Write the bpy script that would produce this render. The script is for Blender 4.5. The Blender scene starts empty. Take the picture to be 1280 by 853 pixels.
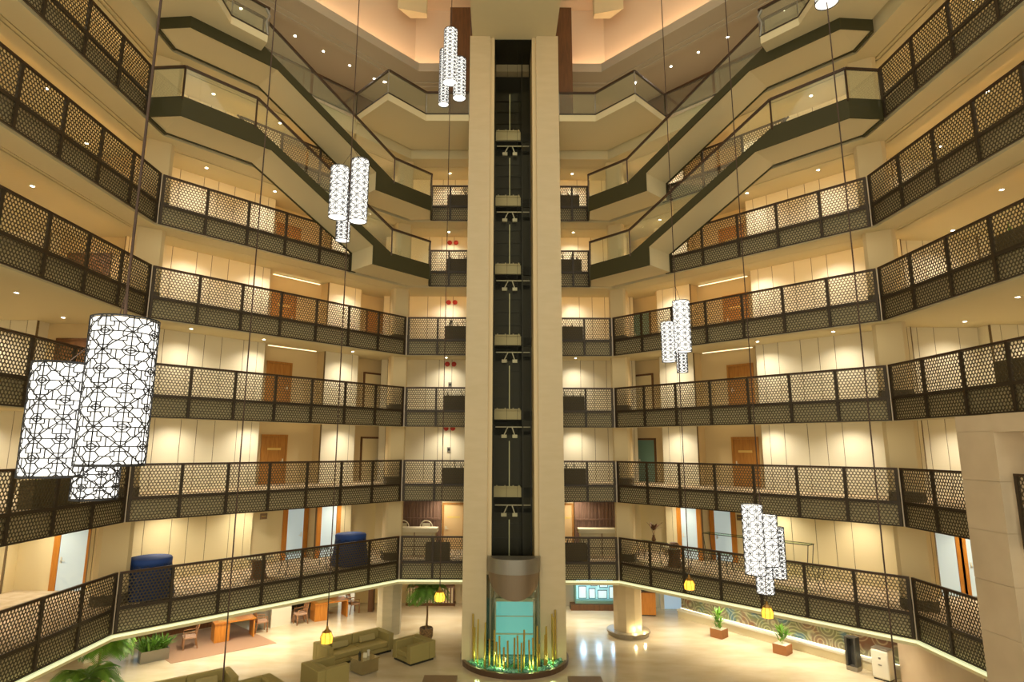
import bpy, bmesh, math, random
from mathutils import Vector, Matrix
random.seed(7)
C = bpy.context.scene
COL = C.collection
PI = math.pi

# ------------------------------------------------------------------ camera
FPX = 752.16
cam_d = bpy.data.cameras.new('camera')
cam = bpy.data.objects.new('camera', cam_d)
COL.objects.link(cam)
_p, _y, _r = math.radians(10.0424), math.radians(-0.22216), math.radians(0.30338)
_f = Vector((math.sin(_y) * math.cos(_p), math.cos(_y) * math.cos(_p), math.sin(_p)))
_ri = Vector((math.cos(_y), -math.sin(_y), 0))
_up = _ri.cross(_f)
_a = math.cos(_r) * _ri + math.sin(_r) * _up
_b = -math.sin(_r) * _ri + math.cos(_r) * _up
cam.matrix_world = Matrix(((_a.x, _b.x, -_f.x, -0.49), (_a.y, _b.y, -_f.y, 0.0), (_a.z, _b.z, -_f.z, 8.27), (0, 0, 0, 1)))
cam_d.sensor_width = 36.0
cam_d.sensor_fit = 'HORIZONTAL'
cam_d.lens = FPX / 1280 * 36.0
cam_d.shift_x = 19.30 / 1280
cam_d.shift_y = 0.10 / 1280 * -1
cam_d.clip_end = 300
C.camera = cam

# ------------------------------------------------------------------ world / exposure
W = bpy.data.worlds.new('world')
C.world = W
W.use_nodes = True
_bg = W.node_tree.nodes['Background']
_bg.inputs[0].default_value = (1.0, 0.92, 0.70, 1)
_bg.inputs[1].default_value = 0.78
C.view_settings.view_transform = 'Standard'
C.view_settings.look = 'None'
C.view_settings.gamma = 1
C.view_settings.exposure = 0.75
C.view_settings.use_curve_mapping = False
C.render.filter_size = 1.15
C.cycles.max_bounces = 7
C.cycles.diffuse_bounces = 4
C.cycles.glossy_bounces = 3
C.cycles.transmission_bounces = 4
C.cycles.transparent_max_bounces = 12
C.cycles.caustics_reflective = False
C.cycles.caustics_refractive = False
C.cycles.sample_clamp_indirect = 4
WARM = (1.0, 0.89, 0.71)
COOL = (1.0, 0.90, 0.74)
SPOT_W = 155.0

# ------------------------------------------------------------------ materials
MATS = {}
def mat(name, col, rough=0.6, metal=0.0, emit=None, es=0.0, noise=None, bump=None, spec=None):
    """noise=(colour2, scale, detail) mixes a second colour; bump=(scale, strength)."""
    if name in MATS: return MATS[name]
    m = bpy.data.materials.new(name); m.use_nodes = True
    nt = m.node_tree; b = nt.nodes['Principled BSDF']
    b.inputs['Base Color'].default_value = (*col, 1)
    b.inputs['Roughness'].default_value = rough
    b.inputs['Metallic'].default_value = metal
    if spec is not None: b.inputs['Specular IOR Level'].default_value = spec
    if emit:
        b.inputs['Emission Color'].default_value = (*emit, 1); b.inputs['Emission Strength'].default_value = es
    if noise or bump:
        tc = nt.nodes.new('ShaderNodeTexCoord')
    if noise:
        c2, sc, det = noise[:3]
        mp = nt.nodes.new('ShaderNodeMapping')
        if len(noise) > 3: mp.inputs['Scale'].default_value = noise[3]
        nt.links.new(tc.outputs['Object'], mp.inputs[0])
        n = nt.nodes.new('ShaderNodeTexNoise'); n.inputs['Scale'].default_value = sc; n.inputs['Detail'].default_value = det
        nt.links.new(mp.outputs[0], n.inputs['Vector'])
        r = nt.nodes.new('ShaderNodeValToRGB')
        r.color_ramp.elements[0].position = 0.35; r.color_ramp.elements[1].position = 0.68
        r.color_ramp.elements[0].color = (*col, 1); r.color_ramp.elements[1].color = (*c2, 1)
        nt.links.new(n.outputs['Fac'], r.inputs[0]); nt.links.new(r.outputs[0], b.inputs['Base Color'])
    if bump:
        n2 = nt.nodes.new('ShaderNodeTexNoise'); n2.inputs['Scale'].default_value = bump[0]; n2.inputs['Detail'].default_value = 4
        nt.links.new(tc.outputs['Object'], n2.inputs['Vector'])
        bm = nt.nodes.new('ShaderNodeBump'); bm.inputs['Strength'].default_value = bump[1]; bm.inputs['Distance'].default_value = 0.02
        nt.links.new(n2.outputs['Fac'], bm.inputs['Height']); nt.links.new(bm.outputs[0], b.inputs['Normal'])
    MATS[name] = m
    return m

def glass_mat(name, tint, refl=0.08, opac=0.0, haze=(0.7, 0.7, 0.6)):
    m = bpy.data.materials.new(name); m.use_nodes = True
    nt = m.node_tree; nt.nodes.clear()
    out = nt.nodes.new('ShaderNodeOutputMaterial')
    tr = nt.nodes.new('ShaderNodeBsdfTransparent'); tr.inputs[0].default_value = (*tint, 1)
    gl = nt.nodes.new('ShaderNodeBsdfGlossy'); gl.inputs['Roughness'].default_value = 0.03; gl.inputs[0].default_value = (1, 1, 1, 1)
    lw = nt.nodes.new('ShaderNodeFresnel'); lw.inputs[0].default_value = 1.45
    mx = nt.nodes.new('ShaderNodeMixShader')
    ad = nt.nodes.new('ShaderNodeMath'); ad.operation = 'MULTIPLY'; ad.inputs[1].default_value = refl / 0.08
    ad.use_clamp = True
    mm = nt.nodes.new('ShaderNodeMath'); mm.operation = 'MINIMUM'; mm.inputs[1].default_value = refl*1.6
    nt.links.new(lw.outputs[0], ad.inputs[0]); nt.links.new(ad.outputs[0], mm.inputs[0]); nt.links.new(mm.outputs[0], mx.inputs[0])
    nt.links.new(tr.outputs[0], mx.inputs[1]); nt.links.new(gl.outputs[0], mx.inputs[2])
    last = mx
    if opac > 0:
        df = nt.nodes.new('ShaderNodeBsdfDiffuse'); df.inputs[0].default_value = (*haze, 1)
        m2 = nt.nodes.new('ShaderNodeMixShader'); m2.inputs[0].default_value = opac
        nt.links.new(mx.outputs[0], m2.inputs[1]); nt.links.new(df.outputs[0], m2.inputs[2]); last = m2
    nt.links.new(last.outputs[0], out.inputs[0])
    MATS[name] = m
    return m

CREAM = mat('cream_paint', (0.70, 0.61, 0.38), 0.75)
SOFF = mat('soffit_paint', (0.64, 0.56, 0.34), 0.8)
WALLP = mat('wall_panel', (0.84, 0.78, 0.60), 0.6)
GROOVE = mat('panel_groove', (0.20, 0.14, 0.07), 0.9)
OCHRE = mat('ochre_paint', (0.68, 0.54, 0.30), 0.8)
TAUPE = mat('taupe_paint', (0.50, 0.43, 0.32), 0.8)
BEIGE = mat('beige_paint', (0.80, 0.68, 0.40), 0.7)
PEACH = mat('peach_paint', (0.74, 0.60, 0.44), 0.8)
STONE = mat('travertine', (0.62, 0.50, 0.30), 0.45, noise=((0.655, 0.535, 0.335), 1.0, 6, (1, 1, 4)))
STONE2 = mat('beige_stone', (0.60, 0.47, 0.31), 0.5, noise=((0.68, 0.55, 0.38), 0.9, 6))
BRONZE = mat('dark_bronze', (0.040, 0.026, 0.013), 0.45, 0.2)
HANDR = mat('brown_handrail', (0.055, 0.028, 0.014), 0.35, 0.2)
SCREEN = mat('screen_metal', (0.080, 0.060, 0.028), 0.5, 0.2)
OLIVE = mat('olive_steel', (0.052, 0.047, 0.018), 0.6, 0.0, spec=0.25)
PALESTEEL = mat('pale_steel', (0.55, 0.46, 0.36), 0.4, 0.3)
WOOD = mat('honey_wood', (0.50, 0.23, 0.045), 0.45, noise=((0.38, 0.16, 0.03), 3, 5, (6, 6, 0.6)))
ORWOOD = mat('orange_wood', (0.62, 0.25, 0.035), 0.4, noise=((0.50, 0.18, 0.02), 3, 5, (6, 6, 0.6)))
DKWOOD = mat('dark_brown_wood', (0.16, 0.065, 0.018), 0.5, noise=((0.11, 0.045, 0.012), 3, 4, (5, 5, 0.5)))
SLATW = mat('mauve_slat_wood', (0.27, 0.155, 0.10), 0.5, noise=((0.16, 0.085, 0.055), 4, 3, (9, 9, 0.2)))
WHITEGL = mat('frosted_door', (0.62, 0.66, 0.60), 0.35)
TEALGL = mat('teal_pane', (0.16, 0.30, 0.24), 0.3)
CARPET = mat('carpet', (0.52, 0.40, 0.24), 0.95, noise=((0.66, 0.55, 0.38), 2.5, 3))
MARBLE = mat('polished_marble', (0.66, 0.57, 0.40), 0.15, noise=((0.54, 0.44, 0.28), 0.55, 9, (1, 2.2, 1)))
SOFAM = mat('olive_upholstery', (0.34, 0.275, 0.095), 0.75, bump=(60, 0.2))
CUSH = mat('olive_cushion', (0.38, 0.31, 0.13), 0.8, bump=(80, 0.2))
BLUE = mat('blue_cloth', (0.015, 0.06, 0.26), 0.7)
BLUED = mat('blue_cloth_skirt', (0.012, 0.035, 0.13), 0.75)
BLACK = mat('black_metal', (0.012, 0.012, 0.010), 0.4)
SHAFT = mat('shaft_dark', (0.008, 0.008, 0.005), 0.7)
SHAFTG = mat('shaft_green', (0.018, 0.017, 0.009), 0.5)
WHITE = mat('white_paint', (0.74, 0.70, 0.56), 0.5)
CLOTHW = mat('white_cloth', (0.78, 0.70, 0.48), 0.8)
GREYS = mat('grey_steel', (0.28, 0.26, 0.22), 0.35, 0.7)
BROWNS = mat('bronze_steel', (0.23, 0.17, 0.11), 0.4, 0.5)
BASEST = mat('dark_granite', (0.085, 0.062, 0.032), 0.5)
LEAF = mat('leaf_green', (0.09, 0.22, 0.025), 0.5, noise=((0.17, 0.34, 0.04), 3, 2))
LEAFB = mat('leaf_bright', (0.20, 0.42, 0.04), 0.5, noise=((0.11, 0.27, 0.03), 3, 2))
TRUNK = mat('palm_trunk', (0.20, 0.12, 0.05), 0.9, bump=(30, 0.5))
SOIL = mat('soil', (0.05, 0.035, 0.02), 0.95)
PLANTER = mat('planter_brown', (0.11, 0.082, 0.035), 0.7)
TERRA = mat('planter_redwood', (0.30, 0.12, 0.035), 0.6)
GOLD = mat('gilt_rod', (0.62, 0.45, 0.10), 0.3, 0.7)
EMER = mat('emerald_glass', (0.015, 0.16, 0.075), 0.12, noise=((0.25, 0.60, 0.42), 9, 2))
REDM = mat('red_bell', (0.45, 0.03, 0.02), 0.4)
MIRR = mat('mirrored_side', (0.45, 0.40, 0.24), 0.12, 0.85)
PADW = mat('chair_wood', (0.30, 0.145, 0.06), 0.5)
SEATF = mat('seat_fabric', (0.42, 0.26, 0.17), 0.85)
RUG = mat('brown_rug', (0.32, 0.19, 0.11), 0.95)
WINDOWB = mat('blue_window', (0.10, 0.22, 0.33), 0.3, emit=(0.22, 0.50, 0.72), es=0.35)
SHELFL = mat('lit_shelf_back', (0.5, 0.8, 0.8), 0.5, emit=(0.30, 0.66, 0.72), es=0.40)
DOORLIT = mat('daylit_door_glass', (0.50, 0.58, 0.58), 0.4, emit=(0.60, 0.76, 0.78), es=0.22)
CYAN = mat('lit_cyan_glass', (0.15, 0.5, 0.5), 0.3, emit=(0.20, 0.58, 0.62), es=0.30)
LEDW = mat('led_white', (1, 1, 1), 0.5, emit=(1.0, 0.90, 0.70), es=16)
LEDO = mat('led_orange', (1, 0.8, 0.6), 0.5, emit=(1.0, 0.67, 0.42), es=34.0)
LEDG = mat('led_cream_green', (1, 1, 0.8), 0.5, emit=(0.86, 0.92, 0.50), es=0.42)
SHADE = mat('glowing_shade', (0.9, 0.88, 0.8), 0.6, emit=(1.0, 0.97, 0.90), es=0.95)
SHADEB = mat('glowing_diffuser', (0.95, 0.92, 0.85), 0.6, emit=(1.0, 0.95, 0.85), es=1.3)
AMBER = mat('amber_glow', (0.9, 0.6, 0.1), 0.3, emit=(1.0, 0.52, 0.04), es=0.95)
LATT = mat('lattice_black', (0.012, 0.012, 0.014), 0.5)
CABLE = mat('cable_brown', (0.05, 0.022, 0.010), 0.6)
GLASSR = glass_mat('balustrade_glass', (0.94, 0.97, 0.93), 0.08, 0.05, (0.75, 0.76, 0.62))
GLASSE = glass_mat('enclosure_glass', (0.86, 0.95, 0.84), 0.12)
GLASSS = glass_mat('shaft_glass', (0.92, 0.91, 0.85), 0.004)

def tile_mat():
    """the mosaic mural: rings of coloured discs"""
    m = bpy.data.materials.new('mosaic_tiles'); m.use_nodes = True; nt = m.node_tree; b = nt.nodes['Principled BSDF']
    tc = nt.nodes.new('ShaderNodeTexCoord')
    v = nt.nodes.new('ShaderNodeTexVoronoi'); v.inputs['Scale'].default_value = 1.5
    nt.links.new(tc.outputs['Object'], v.inputs['Vector'])
    w = nt.nodes.new('ShaderNodeMath'); w.operation = 'MULTIPLY'; w.inputs[1].default_value = 34
    s = nt.nodes.new('ShaderNodeMath'); s.operation = 'SINE'
    nt.links.new(v.outputs['Distance'], w.inputs[0]); nt.links.new(w.outputs[0], s.inputs[0])
    r = nt.nodes.new('ShaderNodeValToRGB')
    r.color_ramp.elements[0].color = (0.07, 0.05, 0.025, 1); r.color_ramp.elements[1].color = (0.36, 0.34, 0.20, 1)
    nt.links.new(s.outputs[0], r.inputs[0])
    n = nt.nodes.new('ShaderNodeTexNoise'); n.inputs['Scale'].default_value = 1.1; n.inputs['Detail'].default_value = 2
    nt.links.new(tc.outputs['Object'], n.inputs['Vector'])
    r2 = nt.nodes.new('ShaderNodeValToRGB')
    e = r2.color_ramp.elements
    e[0].position = 0.36; e[0].color = (0.34, 0.13, 0.06, 1)
    e[1].position = 0.66; e[1].color = (0.06, 0.28, 0.42, 1)
    k = e.new(0.47); k.color = (0.38, 0.34, 0.22, 1)
    k = e.new(0.57); k.color = (0.26, 0.33, 0.13, 1)
    nt.links.new(n.outputs['Fac'], r2.inputs[0])
    mx = nt.nodes.new('ShaderNodeMix'); mx.data_type = 'RGBA'; mx.inputs[0].default_value = 0.38
    nt.links.new(r.outputs[0], mx.inputs[6]); nt.links.new(r2.outputs[0], mx.inputs[7])
    nt.links.new(mx.outputs[2], b.inputs['Base Color'])
    b.inputs['Roughness'].default_value = 0.4
    return m
MOSAIC = tile_mat()

# ------------------------------------------------------------------ mesh builder
def ORD(n):
    w = 'first second third fourth fifth sixth seventh eighth ninth tenth eleventh twelfth thirteenth fourteenth fifteenth sixteenth seventeenth eighteenth nineteenth twentieth'.split()
    return w[n-1] if n <= 20 else 'twenty-'+w[n-21]
class MB:
    def __init__(s): s.v = []; s.f = []; s.mi = []; s.cur = 0
    def face(s, idx): s.f.append(idx); s.mi.append(s.cur)
    def quad(s, a, b, c, d):
        i = len(s.v); s.v += [tuple(a), tuple(b), tuple(c), tuple(d)]; s.face((i, i+1, i+2, i+3)); return s
    def box(s, x0, x1, y0, y1, z0, z1):
        return s.hexa([(x0,y0),(x1,y0),(x1,y1),(x0,y1)], z0, z1)
    def hexa(s, poly, z0, z1): return s.prism(poly, z0, z1)
    def prism(s, poly, z0, z1):
        ar = sum(poly[i][0]*poly[(i+1) % len(poly)][1]-poly[(i+1) % len(poly)][0]*poly[i][1] for i in range(len(poly)))
        if ar < 0: poly = poly[::-1]
        n = len(poly); i = len(s.v)
        s.v += [(p[0], p[1], z0) for p in poly] + [(p[0], p[1], z1) for p in poly]
        s.face(tuple(i+n-1-k for k in range(n))); s.face(tuple(i+n+k for k in range(n)))
        for k in range(n):
            j = (k+1) % n; s.face((i+k, i+j, i+n+j, i+n+k))
        return s
    def beam(s, p, q, w, h, up=(0,0,1)):
        """bar of rectangular section w x h from p to q (centred)"""
        p, q = Vector(p), Vector(q); d = (q-p).normalized(); u = Vector(up)
        if abs(d.dot(u)) > 0.99: u = Vector((0,1,0))
        r = d.cross(u).normalized(); t = r.cross(d).normalized()
        i = len(s.v)
        for b in (p, q):
            for a, c in ((-1,-1),(1,-1),(1,1),(-1,1)): s.v.append(tuple(b + r*(a*w/2) + t*(c*h/2)))
        for fc in ((3,2,1,0),(4,5,6,7),(0,1,5,4),(1,2,6,5),(2,3,7,6),(3,0,4,7)): s.face(tuple(i+k for k in fc))
        return s
    def tube(s, pts, r, n=8, cap=True):
        pts = [Vector(p) for p in pts]; rs = r if isinstance(r, (list, tuple)) else [r]*len(pts)
        i0 = len(s.v); prev = None
        for k, p in enumerate(pts):
            d = (pts[min(k+1, len(pts)-1)] - pts[max(k-1, 0)]).normalized()
            if prev is None:
                u = Vector((0,0,1)) if abs(d.z) < 0.9 else Vector((1,0,0))
                a = d.cross(u).normalized()
            else:
                a = (prev - d*prev.dot(d)).normalized()
            prev = a; b = d.cross(a)
            for j in range(n):
                t = 2*PI*j/n; s.v.append(tuple(p + a*(math.cos(t)*rs[k]) + b*(math.sin(t)*rs[k])))
        for k in range(len(pts)-1):
            for j in range(n):
                j2 = (j+1) % n; s.face((i0+k*n+j, i0+k*n+j2, i0+(k+1)*n+j2, i0+(k+1)*n+j))
        if cap:
            s.face(tuple(i0+n-1-j for j in range(n))); s.face(tuple(i0+(len(pts)-1)*n+j for j in range(n)))
        return s
    def lathe(s, prof, n=24, cx=0, cy=0, a0=0, a1=2*PI, cap=True):
        full = abs(a1-a0-2*PI) < 1e-6; m = n if full else n+1; i0 = len(s.v)
        for r, z in prof:
            for j in range(m):
                t = a0+(a1-a0)*j/n; s.v.append((cx+r*math.cos(t), cy+r*math.sin(t), z))
        for k in range(len(prof)-1):
            for j in range(n):
                j2 = (j+1) % m; s.face((i0+k*m+j, i0+k*m+j2, i0+(k+1)*m+j2, i0+(k+1)*m+j))
        if cap and full:
            if prof[0][0] > 1e-4: s.face(tuple(i0+m-1-j for j in range(m)))
            if prof[-1][0] > 1e-4: s.face(tuple(i0+(len(prof)-1)*m+j for j in range(m)))
        return s
    def sphere(s, c, r, n=10, m=6, sq=1.0):
        prof = [(max(r*math.sin(PI*k/m), 1e-5), c[2]-r*sq*math.cos(PI*k/m)) for k in range(m+1)]
        return s.lathe(prof, n, c[0], c[1], cap=False)
    def build(s, name, m, parent=None, origin=None, smooth=False, bevel=0):
        me = bpy.data.meshes.new(name)
        v = s.v
        if origin is not None: v = [(a-origin[0], b-origin[1], c-origin[2]) for a, b, c in v]
        me.from_pydata(v, [], s.f)
        for x in (m if isinstance(m, (list, tuple)) else [m]): me.materials.append(x)
        if any(s.mi): me.polygons.foreach_set('material_index', s.mi)
        if smooth: me.polygons.foreach_set('use_smooth', [True]*len(me.polygons))
        me.update()
        o = bpy.data.objects.new(name, me); COL.objects.link(o)
        if parent is not None: o.parent = parent
        if origin is not None and parent is None: o.location = origin
        if bevel:
            b = o.modifiers.new('bevel', 'BEVEL'); b.width = bevel; b.segments = 3; b.limit_method = 'ANGLE'
            me.polygons.foreach_set('use_smooth', [True]*len(me.polygons))
            w = o.modifiers.new('wn', 'WEIGHTED_NORMAL')
        return o

def thing(name, label, cat, loc=(0,0,0), rz=0, group=None):
    o = bpy.data.objects.new(name, None); COL.objects.link(o)
    o.location = loc; o.rotation_euler = (0, 0, rz); o.empty_display_size = 0.2
    o['label'] = label; o['category'] = cat
    if group: o['group'] = group
    return o
def tag(o, label, cat, group=None):
    o['label'] = label; o['category'] = cat
    if group: o['group'] = group
    return o
def struct(o):
    o['kind'] = 'structure'; return o
def dup(root, loc, rz, label):
    r = root.copy(); COL.objects.link(r); r.location = loc; r.rotation_euler = (0, 0, rz); r['label'] = label
    for ch in list(root.children):
        c = ch.copy(); COL.objects.link(c); c.parent = r
        for g in ch.children:
            d = g.copy(); COL.objects.link(d); d.parent = c
    return r

# ------------------------------------------------------------------ plan of the atrium
# floor levels: 1 = lobby (z 0), galleries 2..8 every 3.3 m. Axis x = 0, seven sides of an octagon-like void.
def FZ(k): return 3.3*(k-1)
AX, AY, BX, BY = 4.82, 27.7, 12.26, 19.6
UX, UY, NX, NY = -0.6764, -0.7365, -0.7365, 0.6764   # along / outward on the slanting side with side = -1
def diag(s, d, side):
    """point on the slanting side: s metres from the corner near the tower, d metres outward from the rail line"""
    x = -AX + UX*s + NX*d; y = AY + UY*s + NY*d
    return (x, y) if side < 0 else (-x, y)
SIDE = {-1: 'left', 1: 'right'}
LV = {2: 'first', 3: 'second', 4: 'third', 5: 'fourth', 6: 'fifth', 7: 'sixth', 8: 'seventh'}
DANG = math.atan2(UY, UX)
INNER = [(-BX, 4.0), (-BX, BY), (-AX, AY), (AX, AY), (BX, BY), (BX, 4.0)]
def offset_poly(pl, d):
    out = []
    for i, p in enumerate(pl):
        ns = []
        for a, b in ((i-1, i), (i, i+1)):
            if 0 <= a and b < len(pl):
                dx, dy = pl[b][0]-pl[a][0], pl[b][1]-pl[a][1]; L = math.hypot(dx, dy); ns.append((-dy/L, dx/L))
        if len(ns) == 1: n = ns[0]; k = 1
        else:
            n = (ns[0][0]+ns[1][0], ns[0][1]+ns[1][1]); L = math.hypot(*n); n = (n[0]/L, n[1]/L); k = 1/(n[0]*ns[0][0]+n[1]*ns[0][1])
        out.append((p[0]+n[0]*d*k, p[1]+n[1]*d*k))
    return out
def sweep(prof, pl=INNER, caps=True):
    """sweep a closed (d, z) profile along the plan polyline"""
    m = MB(); n = len(prof); rings = [offset_poly(pl, d) for d, z in prof]
    for i in range(len(pl)):
        for k, (d, z) in enumerate(prof): m.v.append((rings[k][i][0], rings[k][i][1], z))
    for i in range(len(pl)-1):
        for k in range(n):
            k2 = (k+1) % n; m.face((i*n+k, (i+1)*n+k, (i+1)*n+k2, i*n+k2))
    if caps: m.face(tuple(range(n-1, -1, -1))); m.face(tuple((len(pl)-1)*n+k for k in range(n)))
    return m
DEEP = 9.0

# ------------------------------------------------------------------ slabs, ceilings
fl = MB().box(-26, 26, 3, 42, -0.3, 0)
struct(fl.build('floor', MARBLE))
for k in range(2, 10):
    z = FZ(k)
    if k == 9:
        z = 27.05
        # ceiling of the glass gallery with the light cove lip
        m = sweep([(-0.7, z-0.45), (0.2, z-0.45), (0.2, z-0.50), (0.45, z-0.50), (0.45, z-0.55), (0.7, z-0.55), (0.7, z-0.40), (DEEP, z-0.40), (DEEP, z-0.1), (-0.62, z-0.1), (-0.62, z), (-0.7, z)])
        struct(m.build('ceiling', TAUPE)); continue
    m = sweep([(0.15, z-0.72), (0.58, z-0.72), (0.58, z-0.65), (0.65, z-0.65), (0.65, z-0.69), (0.73, z-0.69), (0.73, z-0.60), (0.86, z-0.60), (0.86, z-0.54), (1.0, z-0.54), (1.0, z-0.45), (DEEP, z-0.45), (DEEP, z-0.02), (0.15, z-0.02)] if k < 6 else
              [(0.15, z-0.72), (0.95, z-0.72), (0.95, z-0.65), (1.03, z-0.65), (1.03, z-0.69), (1.12, z-0.69), (1.12, z-0.62), (1.24, z-0.62), (1.24, z-0.66), (1.66, z-0.66), (1.66, z-0.52), (1.60, z-0.52), (1.60, z-0.61), (1.36, z-0.61), (1.36, z-0.36), (DEEP, z-0.36), (DEEP, z-0.02), (0.15, z-0.02)])
    struct(m.build('ceiling', SOFF if k > 3 else CREAM))
    m = sweep([(0.13, z-0.02), (DEEP, z-0.02), (DEEP, z), (0.13, z)])
    struct(m.build('floor', CARPET))

# glowing cornice under the lowest gallery
m = sweep([(-0.08, 2.49), (0.06, 2.49), (0.06, 2.55), (-0.08, 2.55)])
struct(m.build('trim_1', LEDG))
m = sweep([(-0.02, 2.38), (0.35, 2.38), (0.35, 2.49), (-0.02, 2.49)])
struct(m.build('trim_2', CREAM))
# warm cove strips hidden behind the mouldings of the upper galleries
tn = 3
for k in (6, 7, 8):
    z = FZ(k)
    m = sweep([(1.39, z-0.605), (1.52, z-0.605), (1.52, z-0.58), (1.39, z-0.58)], caps=False)
    struct(m.build('trim_%d' % tn, LEDO)); tn += 1
m = sweep([(-0.60, 26.955), (-0.52, 26.955), (-0.52, 26.99), (-0.60, 26.99)], caps=False)
struct(m.build('trim_%d' % tn, mat('led_peach', (1, .8, .6), .5, emit=(1.0, 0.66, 0.40), es=17.0))); tn += 1

# upper walls of the void above the cove, and the flat ceiling over it
m = sweep([(0.05, 26.95), (0.35, 26.95), (0.35, 31.2), (0.05, 31.2)])
struct(m.build('wall_upper', PEACH))
m = MB().prism([(-BX-.4, 12), (-BX-.4, BY), (-AX, AY+.4), (AX, AY+.4), (BX+.4, BY), (BX+.4, 12)], 30.6, 30.8)
struct(m.build('ceiling', PEACH))
BQ = [(5.49, 25.98), (4.97, 26.67), (4.13, 26.69), (4.13, 26.35)]
for sd in (-1, 1):   # small boxed bulkheads at the inner corners, under the top ceiling
    pts = [(sd*BQ[i][0], BQ[i][1]) for i in range(4)]
    struct(MB().prism(pts, 29.3, 30.6).build('ceiling', CREAM))

# ------------------------------------------------------------------ walls behind the galleries
def wall_strip(name, p, q, z0, z1, mt, grooves=None, thick=0.12, toward=None):
    """a wall from p to q whose visible face is the p-q line; panel boards stand 8 mm proud of a dark backing"""
    p, q = Vector((p[0], p[1], 0)), Vector((q[0], q[1], 0)); d = (q-p); L = d.length; d.normalize()
    n = Vector((-d.y, d.x, 0))
    c = Vector((0, 14, 0)) if toward is None else Vector((*toward, 0))
    if (c-p).dot(n) > 0: n = -n          # n points away from the room
    m = MB(); m.cur = 1 if grooves else 0
    def slab(a, b, o0, o1, za, zb):
        P = [p+d*a+n*o0, p+d*b+n*o0, p+d*b+n*o1, p+d*a+n*o1]
        m.prism([(v.x, v.y) for v in P], za, zb)
    if grooves:
        slab(0, L, 0.010, thick, z0, z1)
        m.cur = 0
        xs = [0] + [g for g in grooves if 0.05 < g < L-0.05] + [L]
        for a, b in zip(xs[:-1], xs[1:]): slab(a+0.011, b-0.011, 0, 0.0095, z0, z1)
        o = m.build(name, [mt, GROOVE])
    else:
        slab(0, L, 0, thick, z0, z1)
        o = m.build(name, mt)
    return struct(o)

def grooves(L, pat=(0.62, 0.92, 0.70, 0.60, 0.95)):
    x, i, out = 0.35, 0, []
    while x < L: out.append(x); x += pat[i % len(pat)]; i += 1
    return out

DOOR_N = [0]
def room_door(p, q, z, side, w=1.05, h=2.1, leaf=WOOD, frame=WOOD, kind='plain', toward=(0, 14)):
    """a door in the wall line p-q centred between them"""
    DOOR_N[0] += 1
    p, q = Vector((*p, 0)), Vector((*q, 0)); d = (q-p).normalized(); c = (p+q)/2
    n = Vector((-d.y, d.x, 0))
    if (Vector((*toward, 0))-c).dot(n) < 0: n = -n
    ang = math.atan2(d.y, d.x)
    root = bpy.data.objects.new('door_%d' % DOOR_N[0], None); COL.objects.link(root); struct(root)
    root.location = (c.x, c.y, z); root.rotation_euler = (0, 0, ang)
    sgn = 1 if Vector((-math.sin(ang), math.cos(ang), 0)).dot(n) > 0 else -1
    Y = lambda a: sgn*a
    fr = MB(); t = 0.09 if frame is not ORWOOD else 0.22
    fr.box(-w/2-t, -w/2, min(Y(0), Y(.06)), max(Y(0), Y(.06)), 0, h+t); fr.box(w/2, w/2+t, min(Y(0), Y(.06)), max(Y(0), Y(.06)), 0, h+t)
    fr.box(-w/2, w/2, min(Y(0), Y(.06)), max(Y(0), Y(.06)), h, h+t)
    fr.build('door_frame', frame, root)
    MB().box(-w/2+.005, w/2-.005, min(Y(0.002), Y(.035)), max(Y(0.002), Y(.035)), 0.01, h-.005).build('door_leaf', leaf, root)
    hx = -w/2+0.1
    hm = MB().box(hx-.025, hx+.025, min(Y(.036), Y(.05)), max(Y(.036), Y(.05)), 0.92, 1.12)
    hm.beam((hx, Y(.07), 1.0), (hx+.13, Y(.07), 1.0), .02, .02); hm.beam((hx, Y(.045), 1.0), (hx, Y(.08), 1.0), .02, .02)
    hm.build('door_handle', WHITE, root)
    if kind == 'plate':
        MB().box(-.32, .32, min(Y(.036), Y(.042)), max(Y(.036), Y(.042)), 1.50, 1.60).build('door_sign', mat('brass_sign', (0.85, 0.62, 0.2), 0.3, 0.3), root)
    return root

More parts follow.
